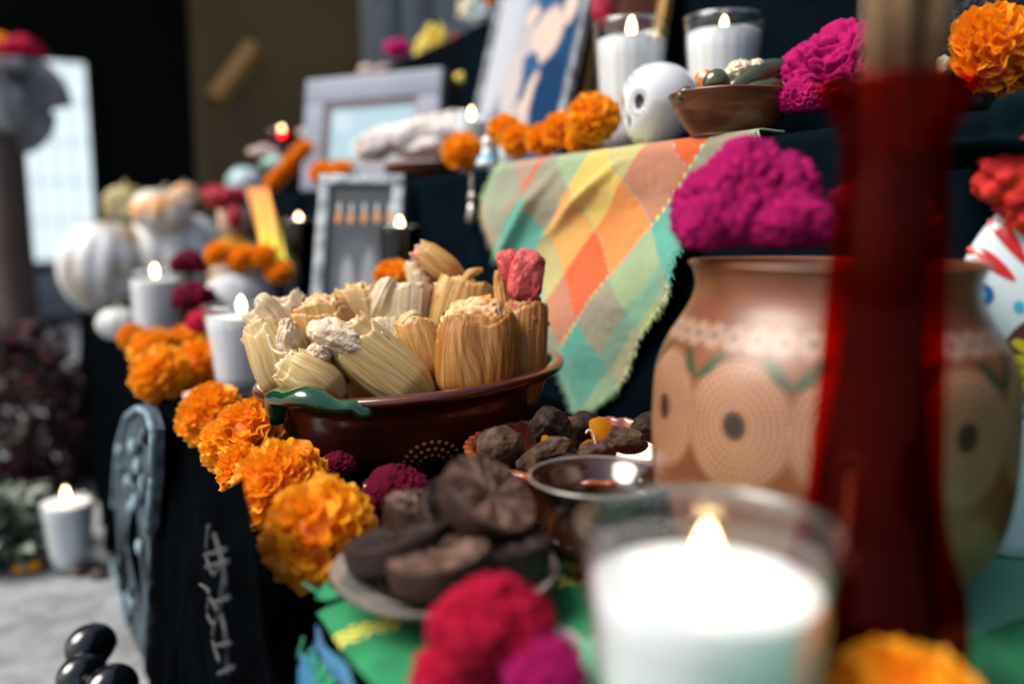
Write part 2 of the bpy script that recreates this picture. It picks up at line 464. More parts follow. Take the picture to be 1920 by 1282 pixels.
# bright gate of daylight at the back of the hall
YG = YW+2.95
gx0, gx1 = at_Y(38, 300, YG).x, at_Y(168, 300, YG).x
gz0, gz1 = at_Y(100, 488, YG).z, at_Y(100, 118, YG).z
wd = hb('window', 'dark_wall', gx0-.06, YG-.05, gz0-.06, gx1+.06, YG+.04, gz1+.06)
M['daylight_pane'] = emit('daylit_frosted_pane', (.80,.93,1.0), .78)
M['pane_bar'] = pm('pale_bars', (.85,.9,.92))
b_ = boxm(gx0-bx[1], -.07+YG-YW, gz0-GZ, gx1-bx[1], -.055+YG-YW, gz1-GZ); mk('pane', b_[0], b_[1], M['daylight_pane'], wd, smooth=False)
for k in range(1, 4):
    xx_ = gx0+(gx1-gx0)*k/4; b_ = boxm(xx_-.005-bx[1], YG-.09-YW, gz0-GZ, xx_+.005-bx[1], YG-.075-YW, gz1-GZ); mk('window_bar', b_[0], b_[1], M['pane_bar'], wd, smooth=False)
for k in range(1, 5):
    zz_ = gz0+(gz1-gz0)*k/5; b_ = boxm(gx0-bx[1], YG-.086-YW, zz_-.005-GZ, gx1-bx[1], YG-.073-YW, zz_+.005-GZ); mk('window_bar', b_[0], b_[1], M['pane_bar'], wd, smooth=False)
# slanting streak of sunlight on the wall, added as a solid ochre strip
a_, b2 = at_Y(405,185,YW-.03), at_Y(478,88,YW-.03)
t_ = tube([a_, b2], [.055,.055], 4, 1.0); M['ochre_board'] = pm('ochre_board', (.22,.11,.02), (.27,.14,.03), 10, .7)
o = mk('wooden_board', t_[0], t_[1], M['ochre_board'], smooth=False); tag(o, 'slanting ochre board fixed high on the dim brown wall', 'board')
# shallow grey steps by the hall
st = thing('stone_steps', 'low pale grey stone steps in front of the dark hall', 'steps', tuple(at_z(110, 600, GZ)), (0,0,0))
for i in range(2):
    p0 = at_z(105, 628, GZ) - st.location
    b_ = boxm(-1.4, .45*i, 0, .75, .45*i+1.1, .11*(i+1), .008); mk('step', b_[0], b_[1], M['ground'], st, smooth=False)

# column with a volute capital
M['stone'] = pm('grey_carved_stone', (.10,.10,.11), (.24,.24,.26), 14, .85, bs=.6, bd=.004, bscale=60)
M['brown_shaft'] = pm('brown_shaft', (.04,.022,.015), (.07,.04,.03), 6, .7)
DC = 2.6
cc = at_d(0, 160, DC); cb = Vector((cc.x, cc.y, GZ)); s = DC/F
colm = thing('stone_column', 'grey stone column with a curled volute capital beside the bright opening', 'column', cb, (0,0,FACE))
zt = at_d(0, 118, DC).z-GZ; zb = at_d(0, 262, DC).z-GZ
pr = lathe([(.001,0),(.17,0),(.17,.06),(.12,.09),(40*s,.14),(36*s,zb*.5),(34*s,zb)], 32); mk('shaft', pr[0], pr[1], M['brown_shaft'], colm)
ab = boxm(-75*s, -.09, zt-.035, 75*s, .09, zt, .008); mk('abacus', ab[0], ab[1], M['stone'], colm)
cp = boxm(-40*s, -.075, zb+.02, 40*s, .075, zt-.035, .012); mk('capital', cp[0], cp[1], M['stone'], colm)
for sx in (-1, 1):
    pts = []
    for i in range(90):
        a = i/89*2*pi*2.4; r = (62-50*(i/89))*s*.98
        pts.append((sx*(28*s+ r*cos(a)*.95), 0, zb+58*s + r*sin(a)))
    t_ = tube(pts, [.016-.010*(i/89) for i in range(90)], 8, 5.0, up=Vector((0,0,1)))
    vv = [Vector((p.x, max(-.105, min(.105, p.y*1.4)), p.z)) for p in t_[0]]
    mk('volute', vv, t_[1], M['stone'], colm)
    d_ = lathe([(.001,-.07),(44*s,-.07),(44*s,.07),(.001,.07)], 32); d_ = xf(d_, Matrix.Translation((sx*28*s,0,zb+58*s)) @ Matrix.Rotation(pi/2,4,'X')); mk('volute_disc', d_[0], d_[1], M['stone'], colm)
marigold(at_d(-8, 92, DC)+Vector((0,0,.0)), .055, 'orange marigold on top of the grey column capital', group='marigold heads on the column')
cockscomb(at_d(42, 100, DC), .062, 'magenta_red', 'crimson cockscomb on top of the grey column capital', 4, 0, 3)

# ================================================================== ALTAR TIERS
def drape_mesh(xf_, ytab, y0, y1, depth, xback, amp=.012, ny=260, sag=0, hem=.0, seed=0, kfreq=16):
    V, Fc = [], []
    prof = []
    for i in range(8): prof.append((xback + (xf_+.012-xback)*i/7, 0, 0))
    for i in range(1, 6):
        a = i/5*pi/2; prof.append((xf_+.010-.010*sin(a), -.010*(1-cos(a)), 0))
    nd = 30
    for i in range(1, nd+1): prof.append((xf_, -.010-(depth-.010)*i/nd, i/nd))
    for j in range(ny+1):
        y = y0+(y1-y0)*j/ny
        for (x, z, k) in prof:
            wv = noise.noise(Vector((y*kfreq, k*1.2, seed)))*1.0 + .6*noise.noise(Vector((y*kfreq*2.3, k*2, seed+4)))
            wv2 = noise.noise(Vector((x*30, y*30, seed)))*.0012
            V.append(Vector((x - (abs(wv)*amp*1.6+.002)*min(1,k*2.2)-(.012*k), y, ytab+z+wv2*(k==0))))
    W = len(prof)
    for j in range(ny):
        for i in range(W-1): Fc.append((j*W+i, j*W+i+1, (j+1)*W+i+1, (j+1)*W+i))
    return V, Fc
# lower table: a plain wooden table under the cloth
bt = boxm(XF+.03, -.55, -.012, 1.35, 2.25, -.004); 
tb = thing('altar_table', 'low altar table hidden under the black cloth', 'table', (XF+.03, .8, GZ))
mk('table_top', [Vector(p)-Vector(tb.location) for p in bt[0]], bt[1], M['dark_wall'], tb, smooth=False)
for (x, y) in ((XF+.08,-.5),(XF+.08,2.2),(1.25,-.5),(1.25,2.2)):
    b_ = boxm(x-.02, y-.02, GZ, x+.02, y+.02, -.012); mk('leg', [Vector(p)-Vector(tb.location) for p in b_[0]], b_[1], M['dark_wall'], tb, smooth=False)
v, f = drape_mesh(XF, 0, -.55, 2.28, .335, 1.34, amp=.016, ny=420, seed=2, kfreq=14)
o = mk('tablecloth', v, f, M['black_plastic']); tag(o, 'black shiny cloth over the lower altar table hanging to the ground', 'tablecloth')
# end panel at the far side of the table
# second tier
def tier(xa, y0, y1, z0, z1, xb, mat, label, seed, cat='altar step'):
    t = thing('altar_step', label, cat, (xa, y0, z0))
    b_ = boxm(xa+.012, y0+.01, z0, xb, y1-.01, z1-.006)
    mk('box', [Vector(p)-Vector(t.location) for p in b_[0]], b_[1], M[mat], t, smooth=False)
    v, f = drape_mesh(xa, z1, y0, y1, (z1-z0)*.985, xb, amp=.0035, ny=200, seed=seed, kfreq=9)
    v = [Vector((p.x+.010*max(0,(z1-p.z)/(z1-z0)), p.y, p.z)) for p in v]
    mk('cloth_cover', [p-Vector(t.location) for p in v], f, M[mat], t)
    return t
tier(X1, -.5, 2.30, 0, Z1, 1.34, 'navy_cloth', 'middle altar step covered in dark navy cloth under the portraits', 5)
_s3 = at_X(870, 55, X3)
Z3 = _s3.z; Y3 = _s3.y
tier(X3, -.45, Y3, Z1, Z3, 1.34, 'navy_cloth', 'tall upper altar step covered in dark navy cloth', 9)
_s4 = at_X(650, 156, .76); Z4 = _s4.z; Y4 = _s4.y
tier(.76, Y3+.01, Y4, Z1, Z4, 1.2, 'black_cloth', 'small upper altar step behind the pale grey frame', 12)

# ================================================================== PATCHWORK CLOTH over the second tier
XC = X1-.006
def zf(x, y): return at_X(880+x/2.29, 220+y/2.29, XC)         # zoomed pixel -> plane of the tier's face
O0 = zf(645,680); Ai = zf(520,870)-O0; Bj = zf(760,893)-O0
det = Ai.y*Bj.z - Ai.z*Bj.y
def lat(y, z):
    dy, dz = y-O0.y, z-O0.z
    return ((dy*Bj.z - dz*Bj.y)/det, (Ai.y*dz - Ai.z*dy)/det)   # along A (down-left), along B (down-right)
outl = [(118,150),(112,215),(66,345),(92,440),(135,580),(200,680),(300,830),(330,925),(418,1010),(430,1140),(466,1262),(560,1245),(655,1155),(700,1080),(775,925),(900,760),(945,560),(1010,400),(1120,200),(1235,70),(1225,20)]
poly = [(lambda p: (p.y, p.z))(zf(*p)) for p in outl]
poly[0] = (poly[0][0], Z1+.03); poly[-1] = (poly[-1][0], Z1+.03)
def inside(y, z):
    c = False; n = len(poly)
    for i in range(n):
        y1, z1 = poly[i]; y2, z2 = poly[(i+1) % n]
        if (z1 > z) != (z2 > z) and y < (y2-y1)*(z-z1)/(z2-z1)+y1: c = not c
    return c
def edged(y, z):
    best = 9
    for i in range(len(poly)-1):
        ax, ay = poly[i]; bx_, by = poly[i+1]; dx, dy = bx_-ax, by-ay
        t = max(0, min(1, ((y-ax)*dx+(z-ay)*dy)/(dx*dx+dy*dy)))
        best = min(best, math.hypot(y-ax-dx*t, z-ay-dy*t))
    return best
def cloth_pt(y, z):
    # (y, z) on the unfolded cloth; above the shelf edge it folds back on to the shelf
    s_ = Z1 - z
    a, b = lat(y, z)
    fold = .0065*sin(a*1.1+b*2.2+.6)*min(1,max(0,s_/.05)) + .0035*noise.noise(Vector((a*1.3, b*1.3, 3)))
    ridge = exp(-((b+a*.32+1.62)/.10)**2)*.011*exp(-((a+.6)/1.3)**2) + exp(-((b+a*.1+2.5)/.12)**2)*.009
    bump_ = (fold+ridge)*min(1, max(.05, s_/.04))
    out = .004 + .012*min(1, max(0, s_)/.22)
    r = .006; bump_ += .0006*noise.noise(Vector((a*7,b*7,8)))
    if s_ > r: return Vector((X1-.003-out-bump_, y, z))
    t = (r-s_)
    if t < r*pi/2*1.2:
        an = min(pi/2, t/(r*1.2)); return Vector((X1-.003-out+r*(1-cos(an))*1.5, y, Z1-r+ (r+.004)*sin(an)))
    return Vector((X1-.003-out+r*1.5+(t-r*pi/2*1.2), y, Z1+.004+.0008*noise.noise(Vector((y*60,z*60,0)))))
def cloth_mat():
    m, nt, b = new_mat('patchwork_weave')
    tc = nt.nodes.new('ShaderNodeUVMap'); sp = nt.nodes.new('ShaderNodeSeparateXYZ'); nt.links.new(tc.outputs[0], sp.inputs[0])
    wob = E(nt, noisetex(nt, tc.outputs[0], 3.0, 2))*.05-.025
    u = E(nt, sp.outputs[0])+wob; v = E(nt, sp.outputs[1])+wob
    cols = {'O': (.80,.125,.025), 'Y': (.80,.56,.13), 'T': (.10,.42,.32)}
    def seq(x, order):      # colours repeat every 3 cells
        c = (x/3.0).mod(1.0)
        return ramp(nt, c, [(0, cols[order[0]]), (1/3, cols[order[1]]), (2/3, cols[order[2]])], True)
    # row index: floor(u): 0..1 -> O (r3), 1..2 -> T, -1..0 -> Y ; column index: v -1..0 -> O, 0..1 -> T, -2..-1 -> Y
    cu = seq(u, 'OTY'); cv = seq(v, 'TYO')
    # weave: threads of one colour over the other
    th = E(nt, noisetex(nt, tc.outputs[0], 55, 3, .7))
    wv = ((u*150).sin()*(v*150).sin())
    fac = ((th-.5)*2.6 + wv*.12 + .66).max(.15).min(.95)
    c = mix(nt, fac, cu, cv)
    # embroidered lines along the A seams
    vv = (v+.5).mod(1.0)-.5
    near = vv.abs().lt(.035)
    st_ = ((u*42).sin() + (v*60).sin()*.5).gt(.1)
    seamc = mix(nt, .35, seq(u+1.0, 'OTY'), (.95,.8,.35))
    odd = ((v/3.0).mod(1.0)).m('SUBTRACT', 0.0)
    sel = near*st_*((v/1.0).abs().lt(.5))
    c = mix(nt, sel, c, seamc)
    edge_t = u.gt(1.6).max(v.gt(.72)).max(v.lt(-3.1)); c = mix(nt, edge_t*.55, c, (.14,.46,.36))
    uu = ((u+.5).mod(1.0)-.5).abs().lt(.02)*((v*38).sin().gt(.2))
    c = mix(nt, uu*.75, c, (.20,.42,.38))
    fz = noisetex(nt, tc.outputs[0], 120, 4, .7)
    c = mix(nt, .6, c, ramp(nt, fz, [(.3,(.55,.55,.55)),(.7,(1.0,1.0,1.0))]), 'MULTIPLY')
    nt.links.new(c, b.inputs['Base Color']); b.inputs['Roughness'].default_value = .95; b.inputs['Specular IOR Level'].default_value = .1
    b.inputs['Sheen Weight'].default_value = .3
    hgt = E(nt, fz)*.6 + wv*.25 + sel*2.0
    bump(nt, b, hgt, .7, .0009)
    return m
M['patch'] = cloth_mat()
ys = [p[0] for p in poly]; zs = [p[1] for p in poly]
NY, NZ = 150, 170
y0, y1, z0, z1 = min(ys), max(ys), min(zs), max(zs)
V, U, Fc, idx = [], [], [], {}
for j in range(NZ+1):
    for i in range(NY+1):
        y = y0+(y1-y0)*i/NY; z = z0+(z1-z0)*j/NZ
        if inside(y, z):
            idx[(i,j)] = len(V); V.append(cloth_pt(y, z)); U.append(lat(y, z))
for j in range(NZ):
    for i in range(NY):
        k = [idx.get(q) for q in ((i,j),(i+1,j),(i+1,j+1),(i,j+1))]
        kk = [x for x in k if x is not None]
        if len(kk) >= 3: Fc.append(tuple(kk))
pc = thing('patchwork_cloth', 'diamond patterned woven cloth in orange teal and yellow hanging from the middle step', 'cloth', (XC, sum(ys)/len(ys), z0))
pl = Vector(pc.location)
o = mk('cloth', [p-pl for p in V], Fc, M['patch'], pc, uv=[(a, b) for a, b in U])
sm = o.modifiers.new('thick', 'SOLIDIFY'); sm.thickness = .0016; sm.offset = 0
# fringe of loose threads along the free edge
rnd = random.Random(5); FV, FF, FU = [], [], []
def add_strand(p, d, L, uvp, wdt=.0007):
    base = len(FV); pts = []
    bend = Vector((rnd.uniform(-.5,.2), rnd.uniform(-.4,.4), rnd.uniform(-.5,.3)))*L*.6
    pts = [p + d*L*t + bend*t*t for t in (0,.35,.7,1)]
    t_ = tube(pts, [wdt, wdt, wdt*.9, wdt*.5], 4)
    FV.extend(t_[0]); FF.extend([tuple(x+base for x in f) for f in t_[1]]); FU.extend([uvp]*len(t_[0]))
for i in range(1, len(poly)-2):
    (ya, za), (yb, zb) = poly[i], poly[i+1]
    L = math.hypot(yb-ya, zb-za); n = int(L/.00075)
    out = Vector((0, (zb-za), -(yb-ya)))/L
    if inside((ya+yb)/2+out.y*.004, (za+zb)/2+out.z*.004): out = -out
    for k in range(n):
        t = (k+rnd.random())/n; y = ya+(yb-ya)*t; z = za+(zb-za)*t
        q = cloth_pt(y-out.y*.0015, z-out.z*.0015)
        a, b = lat(y-out.y*.004, z-out.z*.004)
        add_strand(q+Vector((rnd.uniform(-.0015,.0008),0,0)), (out+Vector((0,rnd.uniform(-.5,.5),-.5+rnd.uniform(-.3,.3)))).normalized(), rnd.uniform(.003,.0085), (a,b))
stuff(mk('fringe', [p-pl for p in FV], FF, M['patch'], pc, uv=FU))
# green striped cloth on the near end of the table
def green_mat():
    m, nt, b = new_mat('green_striped_cloth'); v = texco(nt, 'Object')
    sp = nt.nodes.new('ShaderNodeSeparateXYZ'); nt.links.new(v, sp.inputs[0])
    y = E(nt, sp.outputs[1]); x = E(nt, sp.outputs[0])
    g1 = ramp(nt, noisetex(nt, v, 60, 4), [(.35,(.01,.17,.065)),(.65,(.022,.25,.10))])
    ym = ((y+.045).mod(.19)).lt(.013)
    zig = ((y*900)+(x*500).sin()*3).sin().gt(-.2)
    c = mix(nt, ym*zig, g1, (.75,.65,.08))
    lg = ((y-.0+.045).mod(.19)-.10).abs().lt(.04)
    c = mix(nt, lg*.8, c, (.18,.48,.32))
    nt.links.new(c, b.inputs['Base Color']); b.inputs['Roughness'].default_value = .95
    bump(nt, b, noisetex(nt, v, 400, 3), .4, .001); return m
M['green_cloth'] = green_mat()
GY1, GX1 = .375, .455
def gpt(a, b):
    y = -.28+(GY1+.28)*b; s = a*(GX1-XF+.001)
    x = GX1 - s; dz = 0
    xe = XF-.004
    if x < xe+.006:
        dn = xe+.006-x; x = xe - .004*min(1, dn/.01)-.002*sin(y*60)*min(1,dn/.03); dz = -dn
    return Vector((x+.002*noise.noise(Vector((y*20,0,1))), y, .004+dz+.0012*noise.noise(Vector((s*25,y*25,7)))))
gm = grid(gpt, 70, 90)
o = mk('green_cloth', gm[0], gm[1], M['green_cloth']); tag(o, 'green woven cloth with yellow stripes under the chocolate plate', 'cloth')
M['green_thread'] = pm('green_thread', (.02,.28,.11), (.05,.42,.2), 90, .9)
FV, FF, FU = [], [], []
for k in range(260):
    y = rnd.uniform(-.05, GY1); x = XF-.012
    if k % 2: p = Vector((x, y, -.008)); d = Vector((-.3, rnd.uniform(-.3,.3), -1)).normalized(); L = rnd.uniform(.006,.016)
    else: p = Vector((rnd.uniform(XF, .2), GY1-.001, .006)); d = Vector((rnd.uniform(-.4,.4), 1, rnd.uniform(-.05,.3))).normalized(); L = rnd.uniform(.006,.016)
    add_strand(p, d, L, (0,0), .0009)
stuff(mk('cloth_fringe', FV, FF, M['green_thread'], o))
# blue satin ribbons hanging from the near table front
M['blue_satin'] = pm('blue_satin', (.015,.16,.36), (.05,.33,.55), 30, .35, sheen=.2, trans=.2)
bl = thing('ribbon_garland', 'blue satin ribbon fringe hanging from the front edge of the table', 'garland', (XF-.004, .3, -.016))
rnd = random.Random(9)
band = grid(lambda a, b: Vector((-.004+.0015*sin(a*90), -.5+a*.57, -.012*b+.014)), 80, 2); mk('header_band', band[0], band[1], M['blue_satin'], bl)
for k in range(96):
    y = -.5+.568*k/95+rnd.uniform(-.002,.002); wd_ = rnd.uniform(.008,.015); L = rnd.uniform(.16,.24); ph = rnd.uniform(0,6); tw = rnd.uniform(-1.2,1.2); sw = rnd.uniform(-.03,.03)
    def rp(a, b, y=y, wd_=wd_, L=L, ph=ph, tw=tw, sw=sw):
        an = tw*b*1.6+.4*sin(ph+b*4); x = -.007-.016*b*(1+.5*sin(ph))+.006*sin(ph+b*5); c = (a-.5)*wd_
        return Vector((x+c*sin(an), y+sw*b*b+c*cos(an), .004-L*b))
    g_ = grid(rp, 2, 14); mk('ribbon', g_[0], g_[1], M['blue_satin'], bl)

# ================================================================== CLAY BOWL AND TAMALES
def dots_mat(name, base_c1, base_c2, dotc, kind, **k):
    m, nt, b = new_mat(name); v = texco(nt, 'Object')
    c = ramp(nt, noisetex(nt, v, 18, 4), [(.35, base_c1), (.65, base_c2)])
    uv = nt.nodes.new('ShaderNodeUVMap'); sp = nt.nodes.new('ShaderNodeSeparateXYZ'); nt.links.new(uv.outputs[0], sp.inputs[0])
    U_ = E(nt, sp.outputs[0]); V_ = E(nt, sp.outputs[1])
    c = kind(nt, U_, V_, c, v)
    nt.links.new(c, b.inputs['Base Color']); b.inputs['Roughness'].default_value = k.get('rough', .25)
    b.inputs['Coat Weight'].default_value = k.get('coat', .8); b.inputs['Coat Roughness'].default_value = k.get('coat_r', .08)
    bump(nt, b, noisetex(nt, v, 70, 4), .15, .001)
    return m
BC = at_d(770, 697, .680)
RB = .1215
zr = BC.z
def bowl_dots(nt, U_, V_, c, v):
    # half rosettes of dots round the body; U turns 0..1, V is the arc length of the profile
    n = 5
    u = ((U_*n+BOFF).mod(1.0)-.5)*(2*pi*.098/n); w_ = V_-BV0
    r = (u*u+w_*w_).sqrt(); a = w_.atan2(u)
    out = None
    for k, (rad, cnt) in enumerate(((.0115,7),(.0172,10),(.0230,13))):
        seg = pi/cnt
        aa = ((a/seg).mod(1.0)-.5)*seg*rad
        rr = r-rad
        d = (aa*aa+rr*rr).sqrt().lt(.0015)
        out = d if out is None else out.max(d)
    up = (w_*-1.0).gt(-.002) if BUP else w_.gt(-.002)
    return mix(nt, out*up, c, (.62,.42,.16))
prof = [(.001, .004),(.055,.004),(.078,.007),(.090,.016),(.096,.028),(.099,.040),(.1005,.048),(.108,.0535),(.1185,.0555),(.1222,.0590),(.1205,.0630),(.1145,.0635),(.108,.0600),(.102,.054),(.096,.040),(.086,.022),(.06,.013),(.001,.012)]
prof = [(r, z*zr/.0600*1.0 if z < .05 else zr-(.0600-z)) for r, z in prof]
prof = smoothprof(prof, 5)
# arc length where the body is low
_s = 0; BV0 = 0
for j in range(1, len(prof)):
    _s += math.hypot(prof[j][0]-prof[j-1][0], prof[j][1]-prof[j-1][1])
    if prof[j][1] > .0095 and prof[j][0] > .07 and BV0 == 0: BV0 = _s
BUP = False; BOFF = (0.5-.786*5) % 1.0
M['bowl_clay'] = dots_mat('painted_bowl_clay', (.030,.005,.0025), (.105,.016,.005), None, bowl_dots, rough=.3, coat=.8, coat_r=.12)
bowl = thing('clay_bowl', 'large brown glazed clay bowl full of tamales with a green glazed handle', 'bowl', (BC.x, BC.y, 0), (0,0,FACE))
bowl.rotation_mode = 'QUATERNION'
TILT = Quaternion(CBACK, radians(4.4))
bowl.rotation_quaternion = TILT @ Quaternion((0,0,1), FACE)
_piv = TILT @ Vector((0,0,zr)); bowl.location = (BC.x-_piv.x, BC.y-_piv.y, BC.z-_piv.z)
def bfn(p, a, z): 
    k = 1+.004*sin(a*3+1)+.003*noise.noise(Vector((cos(a)*2, sin(a)*2, z*20)))
    return Vector((p.x*k, p.y*k, p.z))
L_ = lathe(prof, 128, bfn); mk('bowl_body', L_[0], L_[1], M['bowl_clay'], bowl, uv=L_[2])
M['green_glaze'] = pm('green_glaze', (.004,.035,.014), (.012,.075,.03), 40, .12, coat=1, bs=.2, bd=.002, bscale=60)
def lug(side_ang):
    pts, rad = [], []
    for i in range(25):
        t = i/24; a = side_ang + (t-.5)*.66
        lift = .013*sin(pi*t)**.7*(1.35-1.0*t)+.0015*sin(t*15); outr = .1225 + .008*sin(pi*t) 
        z = zr-.004+lift-.010*(t<.12)*(1-t/.12) - .004*(t>.9)
        pts.append((outr*cos(a), outr*sin(a), z)); rad.append(.0055+.0060*sin(pi*t)**.8*(1.2-.6*t)+.0012*sin(t*14))
    return tube(pts, rad, 14, .62)
l_ = lug(-pi/2-.44); mk('handle', l_[0], l_[1], M['green_glaze'], bowl)
l_ = lug(pi/2-.44); mk('handle', l_[0], l_[1], M['green_glaze'], bowl)

def husk_mat(name, c1, c2, c3, stain, dens=1.0):
    m, nt, b = new_mat(name)
    uv = nt.nodes.new('ShaderNodeUVMap'); mp = nt.nodes.new('ShaderNodeMapping'); mp.inputs['Scale'].default_value = (46*dens, 1.1, 1); nt.links.new(uv.outputs[0], mp.inputs[0])
    oi = nt.nodes.new('ShaderNodeObjectInfo'); ad = nt.nodes.new('ShaderNodeVectorMath'); ad.operation = 'ADD'; nt.links.new(mp.outputs[0], ad.inputs[0]); nt.links.new(oi.outputs['Location'], ad.inputs[1])
    n1 = noisetex(nt, ad.outputs[0], 1.0, 4, .65, .3)
    mp2 = nt.nodes.new('ShaderNodeMapping'); mp2.inputs['Scale'].default_value = (150*dens, .8, 1); nt.links.new(uv.outputs[0], mp2.inputs[0])
    n2 = noisetex(nt, mp2.outputs[0], 1.0, 2)
    c = ramp(nt, n1, [(.30, c2), (.50, c1), (.72, c3)])
    c = mix(nt, .32, c, ramp(nt, n2, [(.35,(.72,.66,.55)),(.6,(1,1,1))]), 'MULTIPLY')
    ob = texco(nt, 'Object'); st_ = noisetex(nt, ob, 38, 5, .6)
    c = mix(nt, ramp(nt, st_, [(.50,(0,0,0)),(.68,(.8,.8,.8))]), c, stain)
    sp_ = noisetex(nt, ob, 260, 3); c = mix(nt, ramp(nt, sp_, [(.70,(0,0,0)),(.76,(.8,.8,.8))]), c, (.18,.08,.03))
    nt.links.new(c, b.inputs['Base Color']); b.inputs['Roughness'].default_value = .42; b.inputs['Specular IOR Level'].default_value = .45
    b.inputs['Coat Weight'].default_value = .15; b.inputs['Coat Roughness'].default_value = .3
    h = E(nt, n1)*.6+E(nt, n2)*.5
    bump(nt, b, h, .32, .0010)
    tr = nt.nodes.new('ShaderNodeBsdfTranslucent'); mx = nt.nodes.new('ShaderNodeMixShader'); mx.inputs[0].default_value = .18
    nt.links.new(c, tr.inputs[0]); nt.links.new(b.outputs[0], mx.inputs[1]); nt.links.new(tr.outputs[0], mx.inputs[2]); nt.links.new(mx.outputs[0], nt.nodes['Material Output'].inputs[0])
    return m
M['husk_pale'] = husk_mat('pale_corn_husk', (.68,.49,.19), (.50,.31,.09), (.80,.67,.38), (.58,.36,.12))
M['husk_white'] = husk_mat('whitish_corn_husk', (.72,.60,.38), (.56,.40,.20), (.80,.73,.56), (.6,.45,.22))
M['husk_brown'] = husk_mat('brown_corn_husk', (.44,.19,.036), (.17,.050,.008), (.72,.42,.13), (.48,.16,.02), 1.0)
M['husk_tan'] = husk_mat('tan_corn_husk', (.66,.37,.10), (.45,.20,.04), (.78,.54,.24), (.55,.22,.04))
M['masa_white'] = pm('white_masa', (.50,.34,.18), (.72,.62,.45), 90, .55, bs=1.0, bd=.002, bscale=330, lo=.32, hi=.56, sss=.15)
M['masa_orange'] = pm('orange_masa', (.66,.24,.05), (.88,.60,.32), 90, .55, bs=.9, bd=.002, bscale=240, sss=.15)
M['masa_red'] = pm('red_masa', (.48,.045,.045), (.70,.13,.13), 110, .5, bs=.9, bd=.0018, bscale=300, sss=.2)
M['masa_pink'] = pm('pink_masa', (.72,.25,.20), (.80,.55,.42), 90, .6, bs=.9, bd=.002, bscale=240)
def sgn(x): return -1 if x < 0 else 1
def sup(a, ha, hb, e=2.6):
    c, s_ = cos(a), sin(a)
    return ha*sgn(c)*abs(c)**(2/e), hb*sgn(s_)*abs(s_)**(2/e)
